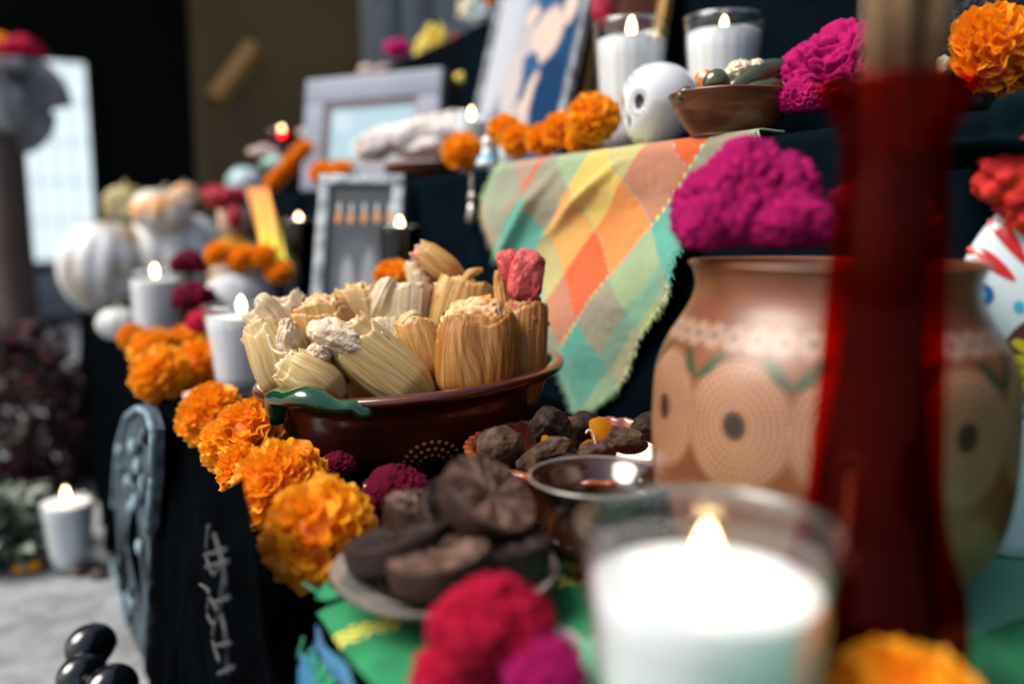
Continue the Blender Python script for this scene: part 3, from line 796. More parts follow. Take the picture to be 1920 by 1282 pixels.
def tamale(pb, pt, wpx, thick, d, husk, masa, label, seed, dlean=0.0, masa_h=.012, open_=1.0, flap=.5, spin=0, bulge=.0, mshift=0):
    """pb, pt: image points of the lower and upper end; d: camera depth; wpx: width in image pixels"""
    B = at_d(pb[0], pb[1], d); T = at_d(pt[0], pt[1], d+dlean)
    ax = (T-B); L = ax.length; ax.normalize()
    side = CBACK - ax*CBACK.dot(ax); side.normalize()      # local -Y ... faces the camera
    xx = side.cross(ax) * -1
    Mx = Matrix((( -xx.x, -side.x, ax.x),( -xx.y, -side.y, ax.y),( -xx.z, -side.z, ax.z)))
    if Mx.determinant() < 0: Mx = Matrix(((xx.x, -side.x, ax.x),(xx.y, -side.y, ax.y),(xx.z, -side.z, ax.z)))
    ha = wpx*d/F/2; hb = thick/2
    t = thing('tamale', label, 'tamale', B, group='tamales in the large clay bowl')
    t.rotation_mode = 'QUATERNION'; t.rotation_quaternion = Mx.to_quaternion() @ Quaternion((0,0,1), spin)
    rnd = random.Random(seed); ph = [rnd.uniform(0,6.3) for _ in range(8)]
    pleats = rnd.choice([9,11,13])
    def wall(a, z, lay=0):
        k = z/L
        env = .74+.26*sin(min(1, k*1.15+.12)*pi*.62) + bulge*sin(pi*k)
        if k < .25: env *= .60+.40*(k/.25)**.7
        x, y = sup(a, ha*env, hb*env)
        r = 1 + .012*sin(a*pleats+ph[0]+k*.9) + .006*sin(a*23+ph[1]+.8*sin(k*3)) + .005*sin(a*41+ph[2]) - .10*max(0,k-.8)/.2 + .04*noise.noise(Vector((cos(a)*1.6, sin(a)*1.6, k*1.6+seed)))
        r += lay
        return Vector((x*r + .004*sin(k*2+ph[3])*k, y*r, z))
    def toph(a): return L*(1 + .055*noise.noise(Vector((cos(a)*1.5+seed, sin(a)*1.5, 1.3)))*open_*2 + .022*noise.noise(Vector((cos(a)*6, sin(a)*6, seed*2.1))) + .018*abs(noise.noise(Vector((cos(a)*18, sin(a)*18, seed)))))
    def hk(a, b):
        an = a*2*pi; z = toph(an)*b
        p = wall(an, z, .035*b**3*(.5+noise.noise(Vector((cos(an)*3, sin(an)*3, seed)))))
        if b > .93: p.x *= 1+.02*sin(an*5+ph[4]); p.y *= 1-.03*cos(an*4+ph[5])
        return p
    g1 = grid(hk, 150, 26, True); g1 = (g1[0], g1[1], [(u*1.0+seed*.37, v*.9) for u, v in g1[2]])
    h_ = mk('husk', g1[0], g1[1], M[husk], t, uv=g1[2])
    s_ = h_.modifiers.new('thick', 'SOLIDIFY'); s_.thickness = .0005; s_.offset = -1
    # a second husk layer wrapped half way round, with its own ragged edge
    a0 = -pi/2 + rnd.uniform(-1.3, .2); a1 = a0 + rnd.uniform(1.7, 2.6)
    def h2(a, b):
        an = a0+(a1-a0)*(a + .05*sin(b*5+ph[6])); z = toph(an)*(b*(.84+flap*.12) + .0) + .003*sin(a*9+ph[7])*b
        e = min(a, 1-a)
        return wall(an, max(0,z), .045+.05*(1-min(1, e*6))*b)
    g2 = grid(h2, 70, 22); g2 = (g2[0], g2[1], [(u*.42+seed*.11+.3, v*.9) for u, v in g2[2]])
    o2 = mk('husk_layer', g2[0], g2[1], M[husk], t, uv=g2[2])
    s_ = o2.modifiers.new('thick', 'SOLIDIFY'); s_.thickness = .0005
    # the dough
    mh = masa_h
    def mf(p):
        a = atan2(p.y, p.x); x, y = sup(a, ha*.82, hb*.82); rr = math.hypot(p.x, p.y)
        z = L*.80 + p.z*(L*.215+mh if p.z > 0 else L*.4)
        fr = .0030*noise.noise(p*3.1+Vector((seed,0,0))) + .0022*noise.noise(p*7+Vector((0,seed,0))) + .0009*noise.noise(p*17)
        n_ = p.normalized()
        q = Vector((x*rr**.8+mshift*max(0,p.z), y*rr**.8, z)) + n_*fr*1.6
        return q
    ms = ico(5, mf); mk('masa_filling', ms[0], ms[1], M[masa], t)
    return t
def Zp(x, y): return (420+x/2.8235, 400+y/2.8235)      # detail view -> photograph pixels
DF = .615
tamale(Zp(1075,1010), Zp(655,625), 112, .044, .622, 'husk_pale', 'masa_white', 'pale tamale lying at the front of the bowl, white dough spilling from its open end', 3, dlean=-.008, masa_h=.004, flap=.3, mshift=-.002)
tamale(Zp(1325,1030), Zp(1320,540), 152, .046, .625, 'husk_brown', 'masa_orange', 'widest tamale upright in streaky brown husk with orange dough at its top', 5, masa_h=.012, flap=.9, mshift=.004)
tamale(Zp(1590,1020), Zp(1605,470), 84, .036, .655, 'husk_brown', 'masa_red', 'tall tamale at the right end of the bowl with a red dough top', 8, masa_h=.006, flap=.9)
tamale(Zp(1190,800), Zp(1270,360), 120, .040, .70, 'husk_tan', 'masa_orange', 'tan tamale behind the widest one, its folded tip pointing right', 9, masa_h=.001, flap=.9)
tamale(Zp(1090,640), Zp(1050,260), 50, .03, .735, 'husk_white', 'masa_pink', 'slim tamale at the back with crumbly pink dough under a bent husk', 11, masa_h=.002)
tamale(Zp(960,740), Zp(945,385), 102, .038, .70, 'husk_white', 'masa_white', 'whitish tamale with a broad closed top at the back centre of the bowl', 13, masa_h=-.001, flap=.9)
tamale(Zp(745,740), Zp(705,400), 98, .038, .70, 'husk_pale', 'masa_orange', 'pale tamale with orange stained dough between the tan and the whitish ones', 15, masa_h=.002)
tamale(Zp(610,900), Zp(515,480), 112, .042, .665, 'husk_tan', 'masa_orange', 'tan tamale showing pinkish orange dough left of centre', 17, masa_h=.005, dlean=-.01)
tamale(Zp(440,860), Zp(190,490), 58, .028, .665, 'husk_white', 'masa_white', 'whitish husk tip pointing up left at the far left of the bowl', 19, masa_h=-.004, flap=.9)
tamale(Zp(490,760), Zp(345,435), 66, .026, .69, 'husk_white', 'masa_white', 'dry whitish husk end standing behind the left tamales', 21, masa_h=-.004, flap=.9)
tamale(Zp(360,985), Zp(185,595), 76, .040, .635, 'husk_pale', 'masa_orange', 'pale ribbed tamale leaning over the left rim of the bowl', 23, masa_h=.002, bulge=.15)
tamale(Zp(620,1010), Zp(345,790), 84, .040, .600, 'husk_pale', 'masa_white', 'ribbed tamale lying low against the left front rim', 25, masa_h=.003, bulge=.1)
tamale(Zp(590,860), Zp(515,585), 60, .034, .640, 'husk_tan', 'masa_orange', 'small orange rimmed tamale behind the spilling one', 27, masa_h=-.001)
tamale(Zp(1100,920), Zp(1015,575), 78, .040, .650, 'husk_tan', 'masa_orange', 'tan tamale with a flat closed top in the middle of the bowl', 29, masa_h=-.001, flap=.9)
tamale(Zp(460,930), Zp(365,700), 64, .034, .628, 'husk_pale', 'masa_white', 'torn tamale of crumbling white dough near the left rim', 31, masa_h=.012, flap=.0)
tamale(Zp(760,940), Zp(960,860), 90, .04, .66, 'husk_tan', 'masa_orange', 'tan tamale lying flat deep in the bowl under the others, left one', 33, masa_h=-.004)
tamale(Zp(1080,960), Zp(1240,860), 90, .04, .67, 'husk_tan', 'masa_orange', 'tan tamale lying flat deep in the bowl under the widest one', 35, masa_h=-.004)
tamale(Zp(880,800), Zp(860,560), 96, .04, .675, 'husk_white', 'masa_white', 'whitish tamale mostly hidden behind the spilling one', 37, masa_h=-.002, flap=.9)
# red dough piece standing out of the right tamale, and a folded husk over the pink one
def blob(name, c, sx, sy, sz, mat, seed, rough=1.0, sub=5, rot=None, box=0):
    def fn(p):
        if box: p = Vector([sgn(t)*abs(t)**(1-box) for t in p])*(1-.25*box)
        n_ = .16*noise.noise(p*1.6+Vector((seed,0,0))) + rough*(.07*noise.noise(p*4+Vector((0,seed,0))) + .022*noise.noise(p*10) + .014*noise.noise(p*26))
        q = p*(1+n_); return Vector((q.x*sx, q.y*sy, q.z*sz))
    m_ = ico(sub, fn); return mk(name, m_[0], m_[1], M[mat], loc=c, rot=rot)
M['masa_red2'] = M['masa_red']
o = blob('tamale_dough', at_d(*Zp(1600,335), .648), .0140, .0125, .0215, 'masa_red', 4, 1.1, box=.45, rot=(0,radians(8),FACE)); tag(o, 'lumpy red dough standing out of the tall right tamale', 'tamale dough')
o = blob('tamale_dough', at_d(*Zp(1515,280), .662), .0105, .009, .0145, 'masa_red', 9, 1.0, box=.35, rot=(0,radians(-20),FACE)); tag(o, 'smaller pink red dough lobe behind the lumpy red one', 'tamale dough')
def husk_leaf(pts, wd_, mat, label, seed, curl=.6, d=.66):
    P = [at_d(*Zp(*p[:2]), d+(p[2] if len(p) > 2 else 0)) for p in pts]
    def fn(a, b):
        k = b*(len(P)-1); i = min(int(k), len(P)-2); c = P[i].lerp(P[i+1], k-i); tdir = (P[i+1]-P[i]).normalized()
        sd_ = tdir.cross(CBACK).normalized(); x = (a-.5)*2
        ww = wd_*d/F*sin(pi*min(1, .18+b*.72))**.7*(1+.1*noise.noise(Vector((b*5,seed,0))))
        return c + sd_*x*ww/2 + CBACK*((1-x*x)*curl*ww*.35 + .0003*sin(x*14+seed)+.0015*noise.noise(Vector((x*2,b*4,seed))))
    g_ = grid(fn, 60, 26); o = mk('corn_husk', g_[0], g_[1], M[mat], uv=[(u*.5+seed, v*.8) for u, v in g_[2]])
    s_ = o.modifiers.new('thick','SOLIDIFY'); s_.thickness = .0005
    return tag(o, label, 'corn husk', 'loose corn husks in the bowl')
tamale(Zp(1265,345), Zp(1020,215), 44, .026, .722, 'husk_tan', 'masa_pink', 'tamale leaning left on top at the back, pink dough at its left end', 41, masa_h=.002, bulge=.2)
husk_leaf([(1500,620,.012),(1475,420,.012),(1455,300,.01)], 34, 'husk_tan', 'thin tan husk flap left of the red dough', 5, .8, .665)
husk_leaf([(1250,400),(1300,320),(1370,295)], 18, 'husk_tan', 'small pointed husk tip beside the tan tamale', 6, .8, .69)
o = blob('masa_crumb', at_d(*Zp(630,665), .604), .0265, .014, .0120, 'masa_white', 12, 1.7, rot=(0,radians(22),FACE)); tag(o, 'thick lump of white dough on the open end of the front tamale', 'tamale dough')
o = blob('masa_crumb', at_d(*Zp(500,750), .598), .0095, .009, .0085, 'masa_white', 15, 1.6, rot=(0,0,1)); tag(o, 'small lump of white dough left of the thick one', 'tamale dough')
o = blob('masa_crumb', at_d(*Zp(350,680), .61), .011, .009, .0175, 'masa_white', 18, 1.9, rot=(0,-.3,1)); tag(o, 'crumbling white dough between the left tamales', 'tamale dough')
husk_leaf([(330,640),(260,540),(200,470),(170,455)], 46, 'husk_white', 'pale papery husk tip curling up at the left of the bowl', 7, 1.0, .65)
husk_leaf([(900,700),(960,600),(1000,555),(1040,545)], 40, 'husk_pale', 'pale husk flap lying over the middle tamale', 8, .9, .64)
husk_leaf([(790,560),(830,480),(860,400),(890,345)], 50, 'husk_white', 'whitish husk tip rising at the back centre', 10, .9, .685)

# ================================================================== CHOCOLATE CHUNK BOWL
CB = at_d(1112, 834, .545)
def brown_dish(name, label, c, R, zrim, base_r, lip=.004, tag_cat='bowl', mat='clay', scallop=0, th=.005):
    t = thing(name, label, tag_cat, (c.x, c.y, 0.0045), (0,0,FACE))
    z = zrim-.0045
    pr = smoothprof([(.001,0),(base_r,0),(base_r*1.15,.003),(R*.93,z*.70),(R+lip*.2,z-lip),(R+lip*.5,z),(R-lip*.6,z+.0008),(R-th,z-.003),(R*.86,z*.55),(base_r,.007),(.001,.006)], 5)
    def fn(p, a, zz):
        if scallop and zz > z-.006:
            k = 1+scallop*sin(a*44)/1.0; return Vector((p.x*k, p.y*k, p.z+scallop*.04*sin(a*44)))
        return p
    L_ = lathe(pr, 160, fn); mk('dish_body', L_[0], L_[1], M[mat], t, uv=L_[2]); return t
M['red_clay'] = pm('red_glazed_clay', (.16,.03,.010), (.30,.07,.02), 30, .18, coat=1, bs=.15, bd=.001, bscale=80)
brown_dish('clay_dish', 'small scalloped brown clay dish filled with rough chocolate chunks', CB, .0800, CB.z, .05, scallop=.012, mat='red_clay')
M['piloncillo'] = pm('rough_brown_chunk', (.030,.015,.009), (.145,.088,.055), 120, .75, spec=.2, bs=1.0, bd=.0016, bscale=320, lo=.35, hi=.7)
M['piloncillo_dark'] = pm('dark_brown_chunk', (.014,.007,.005), (.065,.037,.025), 120, .7, spec=.2, bs=1.0, bd=.0016, bscale=300, lo=.4, hi=.75)
def chunk(px, py, d, sx, sy, sz, label, seed, mat='piloncillo', rot=(0,0,0), round_=False):
    rnd = random.Random(seed); pl_ = []
    for i in range(9 if not round_ else 0):
        n_ = Vector((rnd.gauss(0,1), rnd.gauss(0,1), rnd.gauss(0,1))).normalized(); pl_.append((n_, rnd.uniform(.55,.8)))
    def fn(p):
        q = p.copy()
        for n_, dd in pl_:
            k = q.dot(n_)
            if k > dd: q -= n_*(k-dd)*.93
        q += p*(.07*noise.noise(p*2.5+Vector((seed,0,0)))+.035*noise.noise(p*8)+.018*noise.noise(p*20))
        return Vector((q.x*sx, q.y*sy, q.z*sz))
    m_ = ico(5, fn); o = mk('chocolate_chunk', m_[0], m_[1], M[mat], loc=at_d(px, py, d), rot=rot)
    return tag(o, label, 'chocolate chunk', 'chunks in the small clay dish')
chunk(938,838,.525,.0150,.0135,.0130,'round brown chunk at the left end of the small dish',1, round_=True)
chunk(1026,806,.56,.0180,.016,.0150,'dark squarish chunk standing highest in the small dish',2,'piloncillo_dark',(0.2,.1,.5))
chunk(1092,806,.585,.0140,.013,.0150,'dark chunk right behind the highest chunk',3,'piloncillo_dark',(.3,.6,.9))
chunk(1022,848,.515,.0185,.011,.0085,'flat paler chunk lying at the front of the small dish',4,'piloncillo',(.0,-.25,-.45))
chunk(1172,822,.545,.0200,.0125,.0095,'long pale brown chunk at the right of the small dish',5,'piloncillo',(0,.15,-.3))
chunk(1122,845,.525,.0175,.012,.0085,'flat brown chunk under the orange petal',6,'piloncillo',(.1,.1,.2))
chunk(990,868,.505,.008,.007,.0055,'smallest crumb of chocolate at the dish front',7,'piloncillo',(.5,0,.2))
chunk(1070,862,.52,.015,.012,.009,'low chunk next to the mug rim',8,'piloncillo_dark',(.1,0,.2))
chunk(1222,800,.58,.017,.015,.013,'dark chunk at the back right beside the jug',9,'piloncillo_dark',(.1,.4,.2))
chunk(965,862,.545,.013,.011,.009,'half buried chunk under the round one',10,'piloncillo_dark',(.1,.4,.2))
M['petal'] = pm('loose_orange_petal', (1.0,.36,.01), (1.0,.50,.03), 60, .5, trans=.35)
def petal(c, s, label, rot, seed=0):
    def fn(a, b):
        x = (a-.5)*2*(.35+.65*sin(pi*min(1,b*.8+.1))); return Vector((x*s*.6, .22*s*sin(x*2.2+b*2+seed)+.3*s*b*b, b*s))
    g_ = grid(fn, 14, 10); o = mk('marigold_petal', g_[0], g_[1], M['petal'], loc=c, rot=rot); return tag(o, label, 'petal', 'loose orange petals')
petal(at_d(1133,822,.525), .0125, 'bright orange petal standing among the chocolate chunks', (.2,-.4,FACE+.2))
petal(at_d(1098,836,.53), .006, 'tiny orange petal between two chocolate chunks', (1.1,.6,FACE))
petal(at_d(1025,826,.53), .006, 'small orange petal half under the dark squarish chunk', (1.2,-.3,FACE))
petal(at_d(1236,266,.78), .009, 'orange petal lying by the white skull on the cloth', (1.4,.3,FACE))
M['straw'] = pm('pale_straw', (.8,.68,.42), None, rough=.6)
def strand(pts, r, label, mat='straw'):
    P = [at_d(*p) for p in pts]; P = smoothprof([tuple(p) for p in P], 5)
    t_ = tube(P, r, 6); return tag(mk('dry_stem', t_[0], t_[1], M[mat]), label, 'stem', 'thin pale stems')
strand([(1118,838,.52),(1112,812,.52),(1103,806,.52),(1099,812,.52)], .0006, 'curled pale filament beside the orange petal')
strand([(683,912,.50),(700,905,.505),(722,905,.51)], .0008, 'thin pale stem between the front marigold and the dark cockscomb')
strand([Zp(235,640)+(.6,), Zp(255,715)+(.6,), Zp(300,742)+(.598,), Zp(335,740)+(.6,)], .0012, 'stringy yellow dough strand on the left tamale')

# ================================================================== PLATE OF CHOCOLATE TABLETS
PB = at_d(835, 1062, .400)
PB.z = max(PB.z, .016)
pt_ = thing('clay_plate', 'small dark clay plate with a pale rim holding round chocolate tablets', 'plate', (PB.x, PB.y, .0052), (0,0,FACE))
pz = PB.z-.0052
M['plate_grey'] = pm('grey_glazed_rim', (.20,.19,.17), (.34,.33,.30), 40, .18, coat=1)
L_ = lathe(smoothprof([(.001,0),(.028,0),(.032,.002),(.0515,pz-.0016),(.0535,pz),(.0530,pz+.0012),(.0505,pz+.0006)], 4), 96); mk('plate_body', L_[0], L_[1], M['dark_clay'], pt_)
L_ = lathe([(.0530,pz+.0013),(.0508,pz+.0013),(.0455,pz-.0016),(.034,pz-.0045)], 96); mk('plate_rim', L_[0], L_[1], M['plate_grey'], pt_)
L_ = lathe([(.0345,pz-.0044),(.030,.0035),(.001,.003)], 64); mk('plate_well', L_[0], L_[1], M['dark_clay'], pt_)
def tablet(c, R, th, nrm, label, spin=0, mat=('choc','choc_face')):
    t = thing('chocolate_tablet', label, 'chocolate', c, group='round chocolate tablets on the plate')
    t.rotation_mode = 'QUATERNION'; t.rotation_quaternion = Vector(nrm).normalized().to_track_quat('Z','Y') @ Quaternion((0,0,1), spin)
    def ed(p, a, z):
        k = 1+.012*noise.noise(Vector((cos(a)*3, sin(a)*3, z*200)))+.006*noise.noise(Vector((cos(a)*12, sin(a)*12, 4)))
        return Vector((p.x*k, p.y*k, p.z))
    L_ = lathe([(.001,-th/2),(R*.95,-th/2),(R*.975,-th/2+.0002),(R*.99,-th/2+.0008),(R,-th/2+.0016),(R*1.005,0),(R*1.0,th/2-.0016),(R*.995,th/2-.0008),(R*.975,th/2-.0001),(R*.965,th/2),(.9*R,th/2)], 72, ed); mk('tablet_body', L_[0], L_[1], M[mat[0]], t)
    NR, NA = 26, 192; v, f = [], []
    for j in range(NR+1):
        r = j/NR*.955*R
        for i in range(NA):
            a = 2*pi*i/NA
            s_ = (a/(pi/4)) % 1.0; dline = min(s_, 1-s_)*(pi/4)*r
            z = th/2 - .0013*exp(-(dline/.0011)**2) 
            s2 = ((a+pi/8)/(pi/4)) % 1.0; d2 = min(s2, 1-s2)*(pi/4)
            leafv = max(0, 1-((r/R-.62)/.26)**2)*max(0, 1-(d2/.16)**2); z += .0012*leafv
            z += .00035*noise.noise(Vector((r*cos(a)*400, r*sin(a)*400, 2)))
            if j == NR: z = th/2-.0002
            v.append(Vector((r*cos(a), r*sin(a), z+.0003)))
    for j in range(NR):
        for i in range(NA): f.append((j*NA+i, j*NA+(i+1)%NA, (j+1)*NA+(i+1)%NA, (j+1)*NA+i))
    mk('embossed_face', v, f, M[mat[1]], t)
    return t
M['choc_dark'] = pm('chocolate_dark', (.010,.005,.004), (.03,.016,.013), 110, .5, spec=.25, bs=.6, bd=.0012, bscale=260)
cv = lambda r, u, b: CRIGHT*r+CUP*u+CBACK*b
nn = cv(.50,.74,.45).normalized()
tablet(at_d(912,938,.402), .0242, .0125, nn, 'tilted chocolate tablet leaning on top with its embossed face towards the camera', .2)
tablet(at_d(884,952,.410)-nn*.008, .0235, .012, cv(.46,.72,.52), 'chocolate tablet right behind the tilted one', .5, ('choc_dark','choc_dark'))
tablet(at_d(780,962,.432), .0165, .014, cv(.12,.97,.16), 'small pale edged tablet at the back of the stack', .1)
tablet(at_d(748,1022,.398), .0255, .0125, cv(-.22,.97,.02), 'dark tablet lying nearly flat at the left of the plate', .7, ('choc_dark','choc_dark'))
tablet(at_d(826,1060,.374), .0232, .0125, cv(-.14,.985,.12), 'bloomed greyish tablet lying at the front of the plate', .3)
tablet(at_d(935,1035,.395), .0240, .014, cv(.0,.98,.1), 'dark tablet hidden under the leaning ones at the right', .9, ('choc_dark','choc_dark'))

# ================================================================== SMALL DARK MUG
MC = at_d(1124, 893, .440)
mz = MC.z-.005
mug = thing('clay_mug', 'small dark brown glazed clay mug with a shiny rim, empty', 'mug', (MC.x, MC.y, .005), (0,0,FACE))
L_ = lathe(smoothprof([(.001,0),(.020,0),(.024,.004),(.031,mz*.30),(.030,mz*.50),(.0265,mz*.72),(.030,mz*.88),(.0362,mz-.0008),(.0368,mz+.0004),(.0355,mz+.0008),(.030,mz*.9),(.0245,mz*.7),(.027,mz*.45),(.02,mz*.15),(.001,mz*.12)], 6), 96)
M['mug_glaze'] = pm('mug_glaze', (.025,.010,.007), (.05,.018,.010), 30, .12, coat=1, coat_r=.04)
mk('mug_body', L_[0], L_[1], M['mug_glaze'], mug)
L_ = lathe([(.0362+cos(a)*.0011, mz+.0004+sin(a)*.0008) for a in [i*2*pi/10 for i in range(11)]], 96)
M['mug_rim'] = pm('mug_rim_glaze', (.16,.13,.12), (.24,.21,.20), 40, .12, coat=1); mk('mug_rim', L_[0], L_[1], M['mug_rim'], mug)
hd = tube(smoothprof([(.028,0,mz*.80),(.040,0,mz*.82),(.047,0,mz*.6),(.043,0,mz*.35),(.029,0,mz*.28)], 6), .0036, 10, 1.0, up=Vector((0,1,0)))
hd = xf(hd, Matrix.Rotation(radians(35),4,'Z')); mk('handle', hd[0], hd[1], M['mug_glaze'], mug)

# ================================================================== BIG CLAY JUG WITH COCKSCOMB
JD = .432
JC = at_d(1548, 760, JD); jb = Vector((JC.x, JC.y, 0.004))
sp_ = JD/F
def jz(y): return at_d(1555, y, JD).z-.004
JR = 320*sp_
jprof = [(.001,0),(JR*.66,0),(JR*.74,.003),(JR*.90,jz(1000)),(JR*.975,jz(930)),(JR*1.0,jz(850)),(JR*1.0,jz(760)),(JR*.985,jz(690)),(JR*.93,jz(640)),(JR*.845,jz(595)),(JR*.785,jz(560)),(JR*.765,jz(530)),(JR*.785,jz(502)),(JR*.81,jz(492)),(JR*.79,jz(487)),(JR*.755,jz(495)),(JR*.73,jz(540)),(JR*.80,jz(610)),(JR*.9,jz(720)),(JR*.8,jz(960)),(.001,jz(1000))]
jprof = smoothprof(jprof, 6)
def arc_at(prof, z):
    s = 0
    for j in range(1, len(prof)):
        s += math.hypot(prof[j][0]-prof[j-1][0], prof[j][1]-prof[j-1][1])
        if prof[j][1] >= z: return s
    return s
jf = lambda y: at_d(1555, y, JD-JR*.9).z-.004
JV0 = arc_at(jprof, jf(822)); JV1 = arc_at(jprof, jf(655)); JVL = arc_at(jprof, jf(712)); JVT = arc_at(jprof, jz(488))
NJ = 11
def jug_pattern(nt, U_, V_, c, v):
    circ = 2*pi*JR
    # lower field browner
    cream = (.55,.33,.19); dark = (.03,.015,.01)
    u = ((U_*NJ+JOFF).mod(1.0)-.5)*(circ/NJ); w_ = V_-JV0
    r = (u*u+w_*w_*.82).sqrt(); a = w_.atan2(u)
    RR = .0262
    ringid = (r/.0031).floor(); ring = ((r/.0031).mod(1.0)-.5).abs().lt(.30)
    cnt = ringid*2.0+6.0
    dots = (a*(1/(2*pi))*cnt*2.6).mod(1.0).lt(.72)
    msk = ring*dots*r.lt(RR)*r.gt(.0055)
    field = r.lt(RR)*r.gt(.0055)
    c = mix(nt, field*.35, c, (.26,.10,.04))
    c = mix(nt, msk*.9, c, cream)
    c = mix(nt, r.lt(.0055), c, dark)
    # row of small lace flowers on the shoulder
    n2 = 40
    u2 = ((U_*n2+.3).mod(1.0)-.5)*(circ*.93/n2); w2 = V_-JV1
    r2 = (u2*u2+w2*w2).sqrt(); a2 = w2.atan2(u2)
    pet = ((a2*4.5).sin().abs()*.0020+.0052)
    holes = ((r2/.0021).mod(1.0)).lt(.70) * ((a2*(9/ (2*pi))).mod(1.0)).lt(.78)
    c = mix(nt, r2.lt(pet)*holes*.65, c, (.62,.50,.38))
    c = mix(nt, r2.lt(.0017), c, (.05,.05,.08))
    # pairs of green leaves between the rosettes
    u3 = ((U_*NJ+JOFF+.5).mod(1.0)-.5)*(circ/NJ); ua = u3.abs()-.0075; w3 = V_-JVL
    q1 = (ua*.72 - w3*.69); q2 = (ua*.69 + w3*.72)
    leaf = ((q1/.0030)*(q1/.0030) + (q2/.0100)*(q2/.0100)).lt(1.0)
    c = mix(nt, leaf*.9, c, (.010,.055,.02))
    wear = noisetex(nt, v, 35, 6, .7)
    c = mix(nt, ramp(nt, wear, [(.55,(0,0,0)),(.80,(.35,.35,.35))]), c, (.28,.13,.07))
    c = mix(nt, ramp(nt, noisetex(nt, v, 14, 3), [(.45,(0,0,0)),(.8,(.5,.5,.5))]), c, (.10,.03,.012))
    c = mix(nt, V_.gt(JVT+.004)*.7, c, (.12,.04,.02))
    return c
# local angle of the seam: the jug is turned so that local -Y faces the camera (U = 0.75)
JOFF = 0.0
aj = 0.75 - math.asin((1555-1408)/340)/(2*pi) - 20.4/360
JOFF = (0.5 - aj*NJ) % 1.0
M['jug'] = dots_mat('painted_jug', (.150,.044,.015), (.235,.080,.032), None, jug_pattern, rough=.42, coat=.45, coat_r=.28)
jug = thing('clay_jug', 'large painted terracotta jug with dotted rosettes and green leaves', 'jug', jb, (0,0,FACE))
L_ = lathe(jprof, 160); mk('jug_body', L_[0], L_[1], M['jug'], jug, uv=L_[2])
M['pale_green_tip'] = pm('pale_green_tip', (.45,.55,.38), None, rough=.25, coat=.5)
# spout like strap handle, rising to a pale tip
cockscomb(at_d(1402, 410, JD-.005), .0385, 'magenta', 'large magenta cockscomb filling the mouth of the painted jug', 6, 0, 1, .92, sc=(.037,.037,.041))
cockscomb(at_d(1335, 440, JD-.028), .02, 'magenta', 'lower left lobe of magenta cockscomb hanging over the jug rim', 6, 0, 2, 1.0, sc=(.021,.021,.019))
cockscomb(at_d(1480, 438, JD-.035), .02, 'magenta', 'magenta cockscomb lobe at the jug rim beside the red vase', 6, 0, 3, 1.0, sc=(.024,.022,.019))
cockscomb(at_d(1640, 430, JD), .03, 'magenta_dark', 'dark cockscomb in the jug behind the red vase', 5, 0, 4, .9)

# ================================================================== FOREGROUND CANDLE AND RED GLASS VASE
fc = at_d(1327, 985, .265)
candle((fc.x, fc.y, .005), .0402, .031, fc.z-.005, fc.z-.005-.019, 'large white candle in a clear glass closest to the camera', facets=0, fl=.85)
VD = .30; vc = at_d(1652, 700, VD); vb = Vector((vc.x, vc.y, .005)); vs = VD/F
def vz(y): return at_d(1662, y, VD).z-.005
M['red_glass'] = None
def red_glass():
    m = bpy.data.materials.new('deep_red_glass'); m.use_nodes = True; nt = m.node_tree; nt.nodes.clear()
    o = nt.nodes.new('ShaderNodeOutputMaterial'); t = nt.nodes.new('ShaderNodeBsdfTransparent'); t.inputs[0].default_value = (.84,.07,.05,1)
    d = nt.nodes.new('ShaderNodeBsdfTranslucent'); d.inputs[0].default_value = (.55,.008,.008,1)
    d2 = nt.nodes.new('ShaderNodeBsdfDiffuse'); d2.inputs[0].default_value = (.16,.003,.004,1)
    g = nt.nodes.new('ShaderNodeBsdfGlossy'); g.inputs['Roughness'].default_value = .06; g.inputs[0].default_value = (1,.35,.28,1)
    lw = nt.nodes.new('ShaderNodeLayerWeight'); lw.inputs[0].default_value = .2
    m1 = nt.nodes.new('ShaderNodeMixShader'); m1.inputs[0].default_value = .045
    m0 = nt.nodes.new('ShaderNodeMixShader'); m0.inputs[0].default_value = .5
    m2 = nt.nodes.new('ShaderNodeMixShader')
    nt.links.new(d.outputs[0], m0.inputs[1]); nt.links.new(d2.outputs[0], m0.inputs[2])
    nt.links.new(t.outputs[0], m1.inputs[1]); nt.links.new(m0.outputs[0], m1.inputs[2])
    nt.links.new((E(nt, lw.outputs['Facing']).m('POWER', 3.0)*.35+.014).v, m2.inputs[0]); nt.links.new(m1.outputs[0], m2.inputs[1]); nt.links.new(g.outputs[0], m2.inputs[2]); nt.links.new(m2.outputs[0], o.inputs[0]); return m
M['red_glass'] = red_glass()
vase = thing('glass_vase', 'tall deep red glass vase with a flared lip very close to the camera', 'vase', vb, (0,0,FACE))
vp = smoothprof([(.001,0),(172*vs,0),(180*vs,.004),(176*vs,vz(1150)),(150*vs,vz(1060)),(125*vs,vz(960)),(114*vs,vz(780)),(107*vs,vz(600)),(99*vs,vz(420)),(92*vs,vz(340)),(92*vs,vz(285)),(106*vs,vz(235)),(136*vs,vz(185)),(140*vs,vz(172)),(137*vs,vz(165))], 6)
L_ = lathe(vp, 96); vv_, ff_ = L_[0], L_[1]
pin = [(max(.0005, r-.0022), z+(.004 if z < .003 else 0)) for r, z in vp][::-1]
L2 = lathe([vp[-1]]+pin, 96); jn = join((vv_, ff_), (L2[0], L2[1])); mk('vase_body', jn[0], jn[1], M['red_glass'], vase)
M['incense'] = pm('brown_bundle', (.10,.05,.02), (.22,.13,.06), 40, .8)
M['dark_liquid'] = pm('dark_red_filling', (.012,.0008,.0008), (.03,.002,.002), 20, .8, ior=1.1)
M['red_filling'] = M['dark_liquid']
